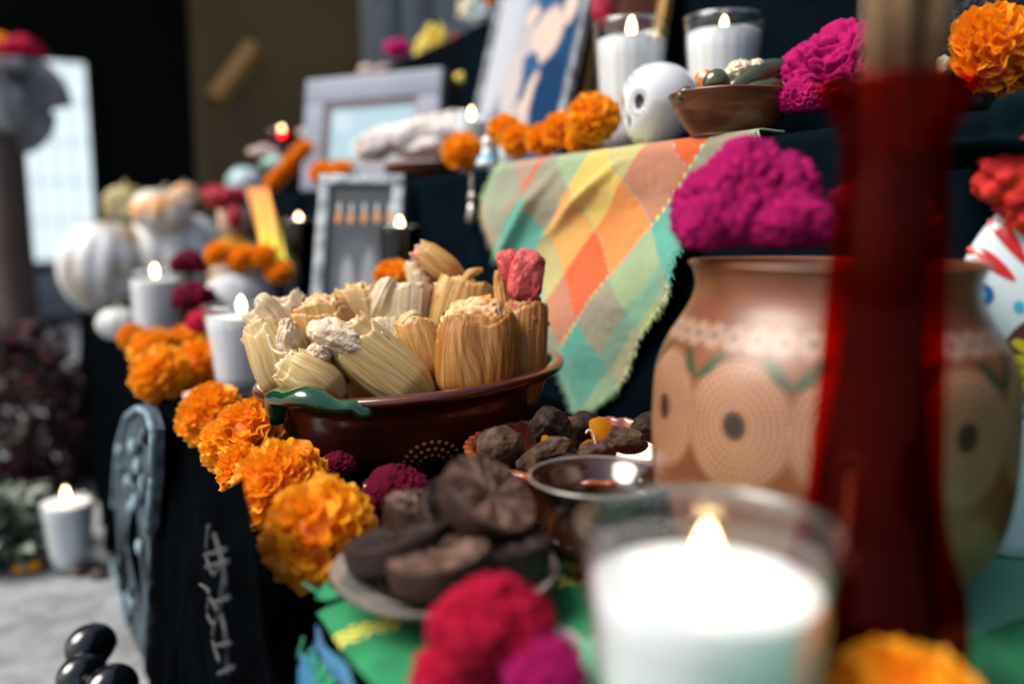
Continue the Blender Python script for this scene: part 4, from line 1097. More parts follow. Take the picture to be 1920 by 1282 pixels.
core = lathe(smoothprof([(.001,.004),(125*vs,.006),(112*vs,vz(1000)),(76*vs,vz(700)),(62*vs,vz(420)),(52*vs,vz(250)),(.001,vz(215))], 4), 48); mk('vase_contents', core[0], core[1], M['dark_liquid'], vase)
rnd = random.Random(3)
bun = thing('stick_bundle', 'bundle of thick brown wooden sticks standing in the red vase', 'sticks', vb+Vector((0,0,vz(300))), (0,0,FACE))
for i in range(9):
    a = 2*pi*i/8; r = (44*vs if i < 8 else 0); tw = rnd.uniform(-.004,.004)
    t_ = tube([(r*.8*cos(a), r*.8*sin(a), 0),(r*1.05*cos(a)+tw, r*1.05*sin(a), .05),(r*1.25*cos(a)+tw*2, r*1.25*sin(a), .105)], [24*vs, 27*vs, 26*vs], 10); mk('stick', t_[0], t_[1], M['incense'], bun)

# ================================================================== PAINTED CATRINA SKULL at the right
SD = .447; skc = at_d(1975, 600, SD)
sk = thing('painted_skull', 'white painted wooden skull figure with red petals, blue dots and a yellow flower', 'figure', (skc.x, skc.y, .004), (0,0,FACE-.12))
ss = SD/F
def skz(y): return at_d(1975, y, SD).z-.004
M['skull_white'] = pm('painted_white_wood', (.66,.76,.82), (.74,.82,.86), 10, .35, coat=.3)
for nm, mm in (('paint_red',(.55,.01,.01)),('paint_blue',(.02,.12,.36)),('paint_cyan',(.05,.42,.62)),('paint_yellow',(.80,.62,.02)),('paint_maroon',(.09,.015,.015)),('paint_black',(.02,.02,.025)),('paint_green',(.03,.22,.08))): M[nm] = pm(nm, mm, None, rough=.35)
zc = (skz(345)+skz(860))/2; hh = (skz(345)-skz(860))/2; ww = 184*ss; 
def skf(p):
    k = 1-.28*max(0,-p.z)**1.5; return Vector((p.x*ww*k, p.y*.018, zc+p.z*hh))
m_ = ico(5, skf); mk('skull', m_[0], m_[1], M['skull_white'], sk)
nb = boxm(-60*ss, -.010, 0, 60*ss, .010, zc-hh*.85, .004); mk('neck_base', nb[0], nb[1], M['skull_white'], sk, smooth=False)
def on_skull(x, z, lift=.0008):
    k0 = 1.0; zn = (z-zc)/hh; k = 1-.28*max(0,-zn)**1.5; xn = x/(ww*k); q = max(0, 1-xn*xn-zn*zn)
    return Vector((x, -.018*sqrt(q)-lift, z))
def paint(name, mat, cx, cy, rx, ry, rot=0, pet=None, lift=.0006):
    x0_, z0_ = (cx-1975)*ss, skz(cy); v = [on_skull(x0_, z0_, lift)]; n = 28
    for ring in (.5, 1.0):
        for i in range(n):
            a = 2*pi*i/n; px_, pz_ = rx*ss*cos(a)*ring, ry*ss*sin(a)*ring
            if pet: px_ *= (.45+.55*(sin(a)+1)/2)
            v.append(on_skull(x0_+px_*cos(rot)-pz_*sin(rot), z0_+px_*sin(rot)+pz_*cos(rot), lift))
    f = [(0, 1+i, 1+(i+1)%n) for i in range(n)] + [(1+i, 1+n+i, 1+n+(i+1)%n, 1+(i+1)%n) for i in range(n)]
    mk(name, v, f, M[mat], sk)
for cx, cy, rx, ry, rt in ((1842,493,13,38,.85),(1868,452,13,42,.52),(1905,448,13,40,.12),(1950,450,13,40,-.2),(1995,460,13,40,-.5)): paint('red_petal', 'paint_red', cx+4, cy, rx*1.3, ry*1.15, rt, True)
for cx, cy, r in ((1830,550,17),(1887,570,9),(1920,550,13),(1908,528,8),(1840,612,9),(1950,560,10)): paint('blue_dot', 'paint_cyan' if r < 14 else 'paint_blue', cx, cy, r, r*1.2)
paint('blue_dot', 'paint_cyan', 1827, 551, 8, 10, lift=.0012)
paint('brown_disc', 'paint_maroon', 1938, 668, 74, 84)
for i in range(12):
    a = 2*pi*i/12; paint('yellow_petal', 'paint_yellow', 1938+44*cos(a), 668-48*sin(a), 10, 24, a-pi/2, lift=.0014)
paint('flower_centre', 'paint_maroon', 1938, 668, 17, 18, lift=.002)
for cx, cy in ((1900,755),(1925,785),(1890,720)): paint('blue_dot', 'paint_blue', cx, cy, 9, 12)
body = boxm(-95*ss, -.013, .0, 120*ss, .013, skz(770), .01); mk('painted_body', body[0], body[1], M['skull_white'], sk)
M['red_fabric'] = pm('red_crepe_fabric', (.55,.01,.008), (.75,.03,.015), 30, .8, bs=.8, bd=.004, bscale=60, trans=.2)
def crumple(name, c, sx, sy, sz, mat, seed, parent=None, amp=.35, rot=None):
    def fn(p):
        r = 1+amp*(abs(noise.noise(p*1.7+Vector((seed,0,0))))*1.6-.4)+.12*noise.noise(p*5)
        return Vector((p.x*sx*r, p.y*sy*r, p.z*sz*r))
    m_ = ico(5, fn); return mk(name, m_[0], m_[1], M[mat], parent, loc=c, rot=rot)
lp = lambda px, py, dd=0: Matrix.Rotation(-(FACE-.12),3,'Z') @ (at_d(px, py, SD+dd)-sk.location)
crumple('red_bow', lp(1915,335,-.018), .021, .012, .0185, 'red_fabric', 2, sk)
crumple('red_bow', lp(1950,395,-.020), .019, .009, .013, 'red_fabric', 5, sk, rot=(0,.5,0))
M['black_felt'] = pm('black_felt', (.002,.006,.009), (.004,.011,.015), 60, .9, bs=.4, bscale=300, ior=1.05, spec=.1)
hat = lathe(smoothprof([(.001,.030),(.020,.029),(.026,.020),(.028,.008),(.045,.003),(.056,.007),(.053,.001),(.024,-.005),(.001,-.005)], 4), 48, lambda p,a,z: Vector((p.x, p.y*.7, p.z+.006*sin(a*2+.5)*(p.xy.length/.05)**2)))
ho = mk('black_hat', hat[0], hat[1], M['black_felt'], sk, loc=lp(1960,278,-.005), rot=(.10,-.18,0))

# ================================================================== MARIGOLDS along the table edge
Mg = 'marigold heads along the table edge'
def mar_t(px, py, z, rpx, label, tilt=None, group=Mg, sq=1.0, var=None):
    c = at_z(px, py, z); d = (CR.transposed() @ (c-CAM)).z*-1
    return marigold(c, rpx*1.08*d/F, label, tilt, group, sq, var)
mar_t(596, 1000, .020, 98, 'nearest marigold at the table corner, beside the chocolate plate', (-.75,-.6,.75), var=0)
mar_t(524, 912, .024, 84, 'marigold tucked behind the nearest one, its ruffles in sharp focus', (-.75,-.5,.8), var=1)
mar_t(452, 880, .016, 48, 'smaller marigold drooping over the table edge left of the sharp one', (-1,-.3,.4), var=2)
mar_t(474, 806, .030, 62, 'marigold touching the left side of the big clay bowl', (-.4,-.6,1), var=0)
mar_t(424, 832, .016, 50, 'marigold drooping over the edge below the bowl rim', (-1,-.3,.5), var=1)
mar_t(396, 778, .022, 58, 'marigold in front of the glass candle near the bowl', (-.5,-.7,.8), var=2)
mar_t(300, 700, .026, 52, 'marigold at the far end of the row hanging over the edge', (-.7,-.5,.8), var=0)
mar_t(374, 682, .026, 46, 'marigold just left of the glass candle near the bowl', (-.4,-.7,.9), var=1)
mar_t(288, 655, .030, 42, 'marigold under the far glass candle', (-.3,-.6,1), var=2)
mar_t(345, 648, .030, 38, 'marigold between the two glass candles', (-.2,-.6,1), var=0)
mar_t(246, 630, .024, 24, 'small marigold in front of the small white pumpkin', (-.5,-.6,.8), var=1)
mar_t(398, 640, .030, 26, 'little marigold behind the glass candle near the bowl', None, var=1)
mar_t(1700, 1335, .034, 135, 'blurred marigold at the bottom of the view in front of the red vase', (0,-.2,1), 'marigold heads in the foreground', var=2)
c = at_d(740, 520, .88); marigold(c, .0215, 'marigold behind the tamales, above a white round bun', (0,-.5,1), 'marigold heads behind the bowl')
c = at_d(1180, 1290, .40)
# dark cockscombs on the table by the front marigolds
cockscomb(at_z(634, 878, .024), .0125, 'magenta_dark', 'small dark crimson cockscomb against the bowl behind the sharp marigold', 5, 0, 5, .9)
cockscomb(at_z(745, 928, .024), .024, 'magenta_dark', 'dark crimson cockscomb between the bowl and the chocolate tablets', 6, 0, 6, .9, sc=(.026,.02,.019))
cockscomb(at_z(700, 965, .012), .016, 'magenta_dark', 'low dark crimson cockscomb beside the nearest marigold', 5, 0, 7, .9)
cockscomb(at_d(925, 1190, .315), .025, 'magenta_red', 'blurred crimson cockscomb standing at the bottom beside the foreground candle', 6, 0, 8, 1.0, sc=(.024,.024,.022))
cockscomb(at_d(860, 1265, .315), .022, 'magenta_red', 'lower blurred crimson cockscomb at the bottom edge', 5, 0, 9, .9, sc=(.018,.018,.022))
cockscomb(at_d(1015, 1265, .30), .018, 'magenta', 'blurred magenta cockscomb right of the crimson one', 5, 0, 10, .9, sc=(.016,.016,.016))
M['white_petals'] = pm('white_petals', (.8,.78,.76), (.85,.5,.65), 80, .7)
v_, f_, mi = marigold_mesh(31, 120, ruff=.8)
o = mk('white_flower', v_, f_, M['white_petals'], loc=at_d(1048, 1212, .325)); o.scale = (.0085,)*3; tag(o, 'small blurred white flower beside the foreground candle', 'flower')

# pink petal item left
o = blob('pink_bread', at_z(372, 742, .008), .016, .011, .007, 'masa_pink', 3); o.data.materials[0] = pm('pink_sugar', (.85,.42,.36), (.9,.6,.55), 60, .5); tag(o, 'small pink sugar sweet under the near glass candle', 'sweet')

# ================================================================== LOWER TABLE, MIDDLE DISTANCE
c = at_d(452, 572, .90); candle((c.x, c.y, .004), .0400, .0285, c.z-.004, c.z-.004-.012, 'white candle in a clear tapered glass at the left of the clay bowl', facets=24)
c = at_d(290, 507, 1.30); candle((c.x, c.y, .004), .0385, .032, c.z-.004, c.z-.004-.014, 'white candle in a straight glass farther along the table edge', facets=20)
c = at_d(124, 938, 1.34); candle((c.x, c.y, GZ), .0400, .028, c.z-GZ, c.z-GZ-.004, 'white candle in a tapered cup standing on the ground left of the altar', glass=True, fl=1.1)
for (px, py, d, r, hh_, lab) in ((750,424,1.06,.0265,.10,'black glass candle behind the tamales under the silver frame'),(560,412,1.36,.0265,.11,'black glass candle farther left beside the yellow ribbon')):
    c = at_d(px, py, d); candle((c.x, c.y, .004), r, r*.8, c.z-.004, c.z-.004-.012, lab, facets=0, gmat='black_glass', mat='dark_wax' if 'dark_wax' in M else 'dark_clay')

def pumpkin(c, R, sq, mat, label, ribs=10, stem=True, rot=(0,0,0), group=None, dep=.09):
    t = thing('pumpkin', label, 'pumpkin', c, rot, group)
    def fn(p):
        a = atan2(p.y, p.x); rr = p.xy.length
        k = 1-dep*(1-abs(cos(a*ribs/2))**.6)*rr
        z = p.z*sq*(1-.28*exp(-(rr/.28)**2))
        return Vector((p.x*k*R, p.y*k*R, z*R + sq*R*.9))
    m_ = ico(5, fn); mk('rind', m_[0], m_[1], M[mat], t)
    if stem:
        s_ = tube([(0,0,sq*R*1.5),(0,.0,sq*R*1.9),(R*.1,0,sq*R*2.15)], [R*.13,R*.09,R*.1], 8); mk('stem', s_[0], s_[1], M['stem_brown'], t)
    return t
M['stem_brown'] = pm('dry_stem', (.22,.17,.08), (.35,.3,.16), 60, .8)
def two_tone(name, c1, c2, sc=5, thr=.5):
    return pm(name, c1, c2, sc, .45, bs=.2, lo=thr-.06, hi=thr+.06)
M['ghost_orange'] = two_tone('cream_orange_rind', (.72,.36,.10), (.80,.76,.68), 11, .47)
M['white_grey_rind'] = two_tone('white_grey_rind', (.40,.34,.24), (.74,.76,.77), 7, .42)
c = col_at(196, 1.78, .004); pumpkin(c, .092, 1.12, 'white_grey_rind', 'large pale pumpkin at the far left end of the altar table', 12, rot=(.1,0,1))
c = col_at(335, 1.86, .004); pumpkin(c, .115, .98, 'pumpkin_white', 'widest white pumpkin behind the far glass candle', 12, rot=(0,0,.4))
c = at_d(300, 432, 1.76); pumpkin(c, .062, .72, 'ghost_orange', 'cream and orange striped gourd on top of the white pumpkins', 10, rot=(.25,.1,0))
c = at_d(238, 412, 1.90); pumpkin(c, .048, .85, 'olive_skin', 'olive and white gourd behind the striped one', 8, rot=(-.2,0,0))
c = at_d(348, 385, 1.90); pumpkin(c, .032, .8, 'orange_skin', 'little orange gourd right of the striped one', 8, rot=(-.2,0,0))
c = at_z(222, 634, .004); pumpkin(c, .032, .82, 'pumpkin_white', 'small cream pumpkin at the table edge by the far candle', 10)
c = at_d(700, 560, .95); pumpkin(Vector((c.x,c.y,.004)), .046, 1.12, 'pumpkin_white', 'round white bun behind the tamales', 6, stem=False)

# sugar skulls
M['sugar'] = pm('sugar_surface', (.42,.43,.46), (.66,.67,.69), 60, .8, bs=.6, bd=.001, bscale=300)
def sugar_skull(c, R, rotz, label, flowers=None, mat='white_ceramic', eyes='paint_black', es=1.0):
    t = thing('sugar_skull', label, 'skull', c, (0,0,rotz))
    def fn(p):
        x, y, z = p
        q = Vector((x*.80*(1-.10*max(0,-z)), y*1.0, z*.92))
        if z < -.1 and y < .3:      # jaw forward and narrow
            k = min(1, (-.1-z)/.6); q.x *= 1-.18*k; q.z -= .16*k; q.y -= .04*k
        if z < -.2 and y > .1: q.z += .25*min(1,y)*min(1,-z)
        for sx in (-1,1):           # sockets
            d = (p-Vector((sx*.36,-.87,-.02))).length; q.y += .14*exp(-(d/.20)**2)
        d = (p-Vector((0,-.95,-.36))).length; q.y += .10*exp(-(d/.11)**2)
        d = (p-Vector((0,-.9,-.72)));
        if p.y < -.2 and -.86 < z < -.55: q.y += .02*abs(sin(atan2(x, -y)*14))
        return q*R + Vector((0,0,R*1.02))
    m_ = ico(6, fn); mk('skull_body', m_[0], m_[1], M[mat], t)
    def onf(x, z, lift=.0):         # point on the face at unit x, z
        y = -sqrt(max(0,1-x*x-z*z)); return fn(Vector((x,y,z))) + Vector((0,-lift,0))
    def ell(name, mm, cx, cz, rx, rz, lift=.0006, n=24):
        v = [onf(cx, cz, lift)]; 
        for ring in (.5,1): v += [onf(cx+rx*ring*cos(2*pi*i/n), cz+rz*ring*sin(2*pi*i/n), lift) for i in range(n)]
        f = [(0,1+i,1+(i+1)%n) for i in range(n)] + [(1+i,1+n+i,1+n+(i+1)%n,1+(i+1)%n) for i in range(n)]
        mk(name, v, f, M[mm], t)
    for sx in (-1,1):
        ell('eye', eyes, sx*.36, -.02, .12*es, .17*es)
        for k in range(14):
            a = 2*pi*k/14; ell('painted_dot', ('paint_cyan','paint_green','paint_red')[k%3], sx*.36+.22*cos(a), -.02+.27*sin(a), .022, .028, .0008, 8)
    ell('nose', 'paint_black', 0, -.40, .06, .10)
    for k in range(9):
        x = (k-4)*.075
        v = [onf(x-.006,-.62,.0008), onf(x+.006,-.62,.0008), onf(x+.006,-.80,.0008), onf(x-.006,-.80,.0008)]
        mk('tooth_line', v, [(0,1,2,3)], M['paint_black'], t)
    ln = [onf(-.36+.09*i, -.71+.04*sin(i*.8), .0012) for i in range(9)]; tt = tube(ln, R*.010, 5); mk('mouth_line', tt[0], tt[1], M['paint_black'], t)
    for k, (x, z) in enumerate(((0,.42),(-.16,.52),(.16,.52),(0,.62),(-.3,.38),(.3,.38))): ell('painted_dot', ('paint_red','paint_cyan','paint_green')[k%3], x, z, .04, .04, .0008, 10)
    return t
c = at_X(1238, 276, X1+.038)
sugar_skull(Vector((at_d(1238,200,.785).x, at_d(1238,200,.785).y, Z1+.004)), .0405, FACE-1.02, 'white glazed skull with dotted eye sockets on the middle step, next to the wooden bowl')
c = col_at(452, 1.22, .004); sugar_skull(c, .060, FACE-.5, 'grey white sugar skull wearing marigolds on the lower table', mat='sugar', es=1.7)
for (dx, dz, r, lb) in ((-42,-475,.020,'marigold on the left brow of the sugar skull'),(2,-484,.022,'marigold on the crown of the sugar skull'),(40,-480,.020,'marigold on top right of the sugar skull'),(72,-510,.020,'marigold behind the right side of the sugar skull')):
    marigold(at_d(452+dx, -dz, 1.19), r, lb, None, 'marigold crown of the sugar skull')
cockscomb(at_d(355, 500, 1.22), .028, 'magenta_dark', 'dark magenta cockscomb behind the far candle', 5, .118, 3)
cockscomb(at_d(365, 565, 1.15), .030, 'magenta_dark', 'dark magenta cockscomb between the two glass candles', 5, .068, 2)
cockscomb(at_d(385, 610, 1.05), .024, 'magenta_red', 'crimson cockscomb low between the two glass candles', 5, .053, 4)

# bottle with a red ribbon
c = col_at(448, 1.62, .004)
bo = thing('liquor_bottle', 'amber liquor bottle with a cream label and a crimson cap', 'bottle', c)
M['amber'] = pm('amber_bottle', (.45,.24,.02), None, rough=.08, coat=1); M['label_cream'] = pm('cream_label', (.62,.40,.30), (.7,.5,.38), 20, .7); M['crimson'] = pm('crimson_ribbon', (.38,.006,.02), (.55,.01,.04), 20, .5)
L_ = lathe(smoothprof([(.001,0),(.050,0),(.052,.02),(.052,.12),(.044,.145),(.018,.165),(.016,.22),(.001,.22)],4), 40); mk('glass_body', L_[0], L_[1], M['amber'], bo)
L_ = lathe([(.0535,.09),(.0535,.14)], 40); mk('label', L_[0], L_[1], M['label_cream'], bo)
L_ = lathe([(.019,.16),(.030,.17),(.030,.205),(.019,.215)], 40); mk('neck_label', L_[0], L_[1], M['label_cream'], bo)
L_ = lathe([(.018,.215),(.022,.217),(.022,.245),(.001,.248)], 32); mk('cap', L_[0], L_[1], M['crimson'], bo)
o = crumple('ribbon_bow', at_d(415, 368, 1.55), .030, .02, .020, 'crimson', 8); tag(o, 'crimson ribbon bow tied to the amber bottle', 'bow')
o = crumple('ribbon_bow', at_d(438, 405, 1.55), .012, .02, .024, 'crimson', 9); tag(o, 'hanging crimson ribbon tail left of the amber bottle', 'bow')
# yellow to orange paper streamer
def streamer_mat():
    m, nt, b = new_mat('orange_yellow_cloth'); v = nt.nodes.new('ShaderNodeUVMap'); sp = nt.nodes.new('ShaderNodeSeparateXYZ'); nt.links.new(v.outputs[0], sp.inputs[0])
    nt.links.new(ramp(nt, sp.outputs[1], [(0,(.95,.38,.10)),(.5,(.95,.50,.10)),(.8,(.85,.65,.06)),(1,(.7,.7,.08))]), b.inputs['Base Color']); b.inputs['Roughness'].default_value = .8; return m
M['streamer'] = streamer_mat()
P = [at_d(482,352,1.42), at_d(500,420,1.36), at_d(515,490,1.30)]
def sf(a, b):
    k = b*2; i = min(1,int(k)); q = P[i].lerp(P[i+1], k-i); return q + CRIGHT*(a-.5)*.036 + CBACK*.004*sin(a*14+b*5)
g_ = grid(sf, 24, 20); o = mk('paper_streamer', g_[0], g_[1], M['streamer'], uv=g_[2]); tag(o, 'pleated orange and yellow streamer hanging left of the black glass candle', 'streamer')

# small standing picture frame with ornament
def frame(name, label, P0, P1, P2, bord, fmat, pic, depth=.012, cat='picture frame', inner=None):
    """P0 lower left, P1 lower right, P2 upper left corner in space"""
    ex = (P1-P0); W = ex.length; ex.normalize(); ez = (P2-P0); ez -= ex*ez.dot(ex); Hh = ez.length; ez.normalize(); ey = ez.cross(ex)
    t = thing(name, label, cat, P0); t.rotation_mode = 'QUATERNION'
    t.rotation_quaternion = Matrix(((ex.x,ey.x,ez.x),(ex.y,ey.y,ez.y),(ex.z,ey.z,ez.z))).to_quaternion()
    b = bord
    for nm, (x0_, z0_, x1_, z1_) in (('frame_rail',(0,0,W,b)),('frame_rail',(0,Hh-b,W,Hh)),('frame_stile',(0,b,b,Hh-b)),('frame_stile',(W-b,b,W,Hh-b))):
        q = boxm(x0_, -depth/2, z0_, x1_, depth/2, z1_, min(.003, depth*.2)); mk(nm, q[0], q[1], M[fmat], t)
    ly = -depth*.22
    if inner:
        mm, iw = inner
        for (x0_, z0_, x1_, z1_) in ((b,b,W-b,b+iw),(b,Hh-b-iw,W-b,Hh-b),(b,b+iw,b+iw,Hh-b-iw),(W-b-iw,b+iw,W-b,Hh-b-iw)):
            q = boxm(x0_, ly-.002, z0_, x1_, ly+.0, z1_); mk('mat_board', q[0], q[1], M[mm], t, smooth=False)
    q = [(b*.9,ly+.002,b*.9),(W-b*.9,ly+.002,b*.9),(W-b*.9,ly+.002,Hh-b*.9),(b*.9,ly+.002,Hh-b*.9)]
    mk('picture', q, [(0,1,2,3)], M[pic], t, smooth=False, uv=[(0,0),(1,0),(1,1),(0,1)])
    q = boxm(b*.5, depth*.3, b*.5, W-b*.5, depth*.55, Hh-b*.5); mk('backing', q[0], q[1], M['dark_clay'], t, smooth=False)
    q = tube([(W/2, depth*.6, Hh*.62), (W/2, depth*.6+Hh*.20, Hh*.03)], [.004,.004], 6); mk('easel_leg', q[0], q[1], M['dark_clay'], t)
    return t
def pic_mat(name, base, shapes, rough=.25, grad=None):
    m, nt, b = new_mat(name); uv = nt.nodes.new('ShaderNodeUVMap'); sp = nt.nodes.new('ShaderNodeSeparateXYZ'); nt.links.new(uv.outputs[0], sp.inputs[0])
    n = E(nt, noisetex(nt, uv.outputs[0], 9, 4))*.05-.025
    x = E(nt, sp.outputs[0])+n; y = E(nt, sp.outputs[1])+n
    c = ramp(nt, x if not grad else (x if grad[0]=='x' else y), grad[1] if grad else [(0,base),(1,base)])
    for (cx, cy, rx, ry, rot, colr) in shapes:
        dx, dy = x-cx, y-cy; u = (dx*cos(rot)+dy*sin(rot))/rx; v = (dy*cos(rot)-dx*sin(rot))/ry
        c = mix(nt, ((u*u+v*v)*-1.0+1.35).m('MULTIPLY', 1.6).max(0.0).min(1.0), c, colr)
    nt.links.new(c, b.inputs['Base Color']); b.inputs['Roughness'].default_value = rough; return m
sk_, wh, dk = (.62,.50,.44), (.66,.68,.74), (.02,.05,.12)
M['people_photo'] = pic_mat('old_family_photo', (.3,.4,.5), [(cx_, cy_, rx_*1.35, ry_*.62, r_*.3, c_) for cx_, cy_, rx_, ry_, r_, c_ in [
    (.60,.25,.30,.40,.1,(.015,.06,.15)),(.42,.60,.10,.13,0,(.45,.42,.45)),(.66,.60,.12,.20,0,sk_),(.68,.82,.055,.065,0,sk_),(.44,.72,.06,.07,0,sk_),(.35,.40,.09,.26,.2,(.5,.46,.46)),(.62,.30,.06,.22,-.4,sk_),(.50,.20,.05,.20,-.3,(.5,.44,.42)),(.86,.70,.05,.14,-.2,sk_),(.88,.84,.04,.05,0,sk_),(.56,.47,.05,.10,.3,(.03,.09,.2)),(.80,.30,.12,.30,0,(.01,.04,.11))]],
    grad=('x',[(0,(.50,.52,.58)),(.28,(.46,.50,.58)),(.5,(.03,.10,.22)),(1,(.01,.05,.12))]))
M['pale_photo'] = pic_mat('pale_print', (.40,.58,.66), [(.55,.3,.25,.2,0,(.66,.80,.84)),(.2,.7,.1,.2,.2,(.5,.66,.75))])
M['silver'] = pm('pale_silver_frame', (.24,.27,.35), (.29,.32,.40), 6, .45)
M['silver_bright'] = pm('carved_silver', (.10,.12,.14), (.42,.46,.50), 60, .35, bs=.8, bd=.003, bscale=120, metal=.2)
M['gold'] = pm('gold_frame', (.28,.16,.04), (.45,.28,.08), 30, .4, metal=.3)
M['rose_wood'] = pm('reddish_mat', (.30,.18,.16), (.36,.24,.22), 20, .6)
# large leaning portrait
Yl = at_X(905, 215, .655).y; Yr = at_X(1092, 215, .66).y
P0 = Vector((.615, Yl, Z1+.004)); P1 = Vector((.615, Yr, Z1+.004)); P2 = Vector((.700, Yl, Z1+.24))
P0 = P0; 
frame('portrait_frame', 'large old family portrait in a gilt frame leaning on the upper step', P0+Vector((0,.0,0)), P1, P2+Vector((.0,0,.10)), .014, 'silver_bright', 'people_photo', inner=None)
# gilt frame beside it
Yg0 = at_X(1085, 190, .67).y; Yg1 = at_X(1250, 100, .69).y
frame('portrait_frame', 'gilt picture frame standing behind the left white candle', Vector((.655,Yg0,Z1+.004)), Vector((.655,Yg1,Z1+.004)), Vector((.712,Yg0,Z1+.30)), .016, 'gold', 'dark_wall_pic' if 'dark_wall_pic' in M else 'dark_clay')
# pale grey frame facing the camera
P0 = col_at(570, 1.74, Z1+.004); P1 = col_at(822, 1.60, Z1+.004)
_ex = (P1-P0).normalized(); _bk = Vector((0,0,1)).cross(_ex); P2 = P0 + Vector((0,0,.222)) + _bk*.03 + _ex*.012
frame('picture_frame', 'wide pale grey picture frame with a bright bluish print on the middle step', P0, P1, P2, .050, 'silver', 'pale_photo', depth=.024, inner=('rose_wood',.008))
# carved silver frame on the lower table behind the bowl
M['row_photo'] = pic_mat('small_dim_print', (.06,.07,.075), [(.15+.2*i,.80,.045,.035,.3,(.70,.32,.10)) for i in range(5)]+[(.15+.2*i,.86,.03,.03,.3,(.5,.5,.45)) for i in range(5)]+[(.5,.45,.35,.22,0,(.10,.11,.12)),(.35,.4,.1,.16,.1,(.3,.32,.33)),(.65,.42,.1,.18,-.1,(.26,.28,.30))])
P0 = at_d(592, 560, 1.10); P1 = at_d(770, 560, 1.10); P2 = at_d(652, 330, 1.16)
P0 = col_at(575, 1.08, .005); P1 = col_at(745, 1.08, .005)
frame('picture_frame', 'carved silver frame with a row of small orange figures in its dim print', P0, P1, P2, .016, 'silver_bright', 'row_photo', depth=.014)

# ================================================================== MIDDLE STEP
candle(tuple(at_d(1184,48,.90)[:2])+(Z1+.004,), .0400, .029, at_d(1184,46,.90).z-Z1-.004, at_d(1184,78,.90).z-Z1-.004, 'left white candle of the pair in fluted glasses on the middle step', facets=20)
candle(tuple(at_d(1358,38,.85)[:2])+(Z1+.004,), .0400, .029, at_d(1358,36,.85).z-Z1-.004, at_d(1358,64,.85).z-Z1-.004, 'right white candle of the pair in fluted glasses on the middle step', facets=20, fl=.75)
for k, (px, py, r, lb) in enumerate(((1112,222,50,'biggest marigold on the middle step, beside the white skull'),(1052,243,35,'marigold second from the white skull on the middle step'),(1018,262,33,'low marigold in the middle of the row on the cloth'),(972,262,33,'marigold near the left end of the row on the cloth'),(945,243,31,'leftmost marigold of the row on the cloth'),(1085,262,26,'small low marigold in the row beside the biggest one'))):
    b_ = at_X(px, 300, X1+.022); d = (CR.transposed() @ (b_-CAM)).z*-1
    marigold(at_d(px, py, d), r*d/F, lb, (-.6,-.7,.6), 'marigold heads on the middle step')
for (px, py, r, lb, sx) in ((868,284,40,'round marigold at the right end of the bread tray',1.0),(607,325,27,'flattened marigold under the pale grey frame, left one',1),(640,322,24,'flattened marigold under the pale grey frame, right one',1)):
    b_ = at_X(px, 320, X1+.02); d = (CR.transposed() @ (b_-CAM)).z*-1
    marigold(at_d(px, py, d), r*d/F, lb, (-.3,-.5,.8), 'marigold heads on the middle step')
for i in range(7):
    marigold(at_d(510+10*i, 345-11*i, 1.62), .0185, ('lowest little marigold of the slanting garland left of the pale grey frame', 'second little marigold from the bottom of the slanting garland', 'third little marigold from the bottom of the slanting garland', 'middle little marigold of the slanting garland by the grey frame', 'third little marigold from the top of the slanting garland', 'second little marigold from the top of the slanting garland', 'topmost little marigold of the slanting garland by the grey frame')[i], None, 'marigold garland left of the grey frame')
# wooden bowl with pickled peppers
wbd = .672; wb = at_d(1372, 200, wbd); 
wbo = thing('wooden_bowl', 'dark wooden bowl of pickled peppers on the middle step', 'bowl', (wb.x, wb.y, Z1+.004), (0,0,FACE))
def wood_mat():
    m, nt, b = new_mat('dark_turned_wood'); v = texco(nt, 'Object', (9, 9, 60)); n = noisetex(nt, v, 1.6, 5, .6, 1.2)
    nt.links.new(ramp(nt, n, [(.3,(.055,.016,.007)),(.5,(.14,.045,.018)),(.7,(.26,.10,.04))]), b.inputs['Base Color']); b.inputs['Roughness'].default_value = .4; b.inputs['Coat Weight'].default_value = .2
    bump(nt, b, n, .2, .001); return m
M['wood'] = wood_mat()
wr_ = 118*wbd/F; wz = at_d(1372,181,wbd).z-(Z1+.004)
L_ = lathe(smoothprof([(.001,0),(wr_*.56,0),(wr_*.62,.002),(wr_*.82,wz*.45),(wr_*.985,wz*.95),(wr_,wz),(wr_*.965,wz),(wr_*.80,wz*.5),(wr_*.5,wz*.18),(.001,wz*.15)],5), 96); mk('bowl_body', L_[0], L_[1], M['wood'], wbo)
M['pepper'] = pm('pickled_green_pepper', (.018,.024,.008), (.07,.075,.028), 30, .12, coat=1, bs=.2, bd=.0008, bscale=150)
M['carrot'] = pm('orange_carrot', (.75,.18,.02), (.85,.28,.05), 40, .3, coat=.5)
M['onion'] = pm('pale_onion', (.62,.50,.30), (.78,.70,.52), 60, .35, coat=.5)
def pepper(pts, r, label, d=.665):
    P = [tuple(at_d(*p)) for p in pts]; P = smoothprof(P, 8); n = len(P)
    rad = [r*max(.06, sin(pi*min(1,(.06+.94*i/(n-1))))**.42*(1-.35*i/n)) for i in range(n)]
    t_ = tube(P, rad, 24); t = thing('pickled_pepper', label, 'pepper', P[0], group='pickled peppers in the wooden bowl')
    mk('pepper_body', [p-Vector(P[0]) for p in t_[0]], t_[1], M['pepper'], t)
    s_ = tube([P[0], Vector(P[0])-(Vector(P[3])-Vector(P[0])).normalized()*r*.7], [r*.22, r*.3], 8); mk('stem', [p-Vector(P[0]) for p in s_[0]], s_[1], M['onion'], t); return t
pepper([(1470,128,.67),(1430,140,.665),(1400,152,.66),(1362,172,.655)], .0125, 'longest olive green pepper lying across the top of the wooden bowl')
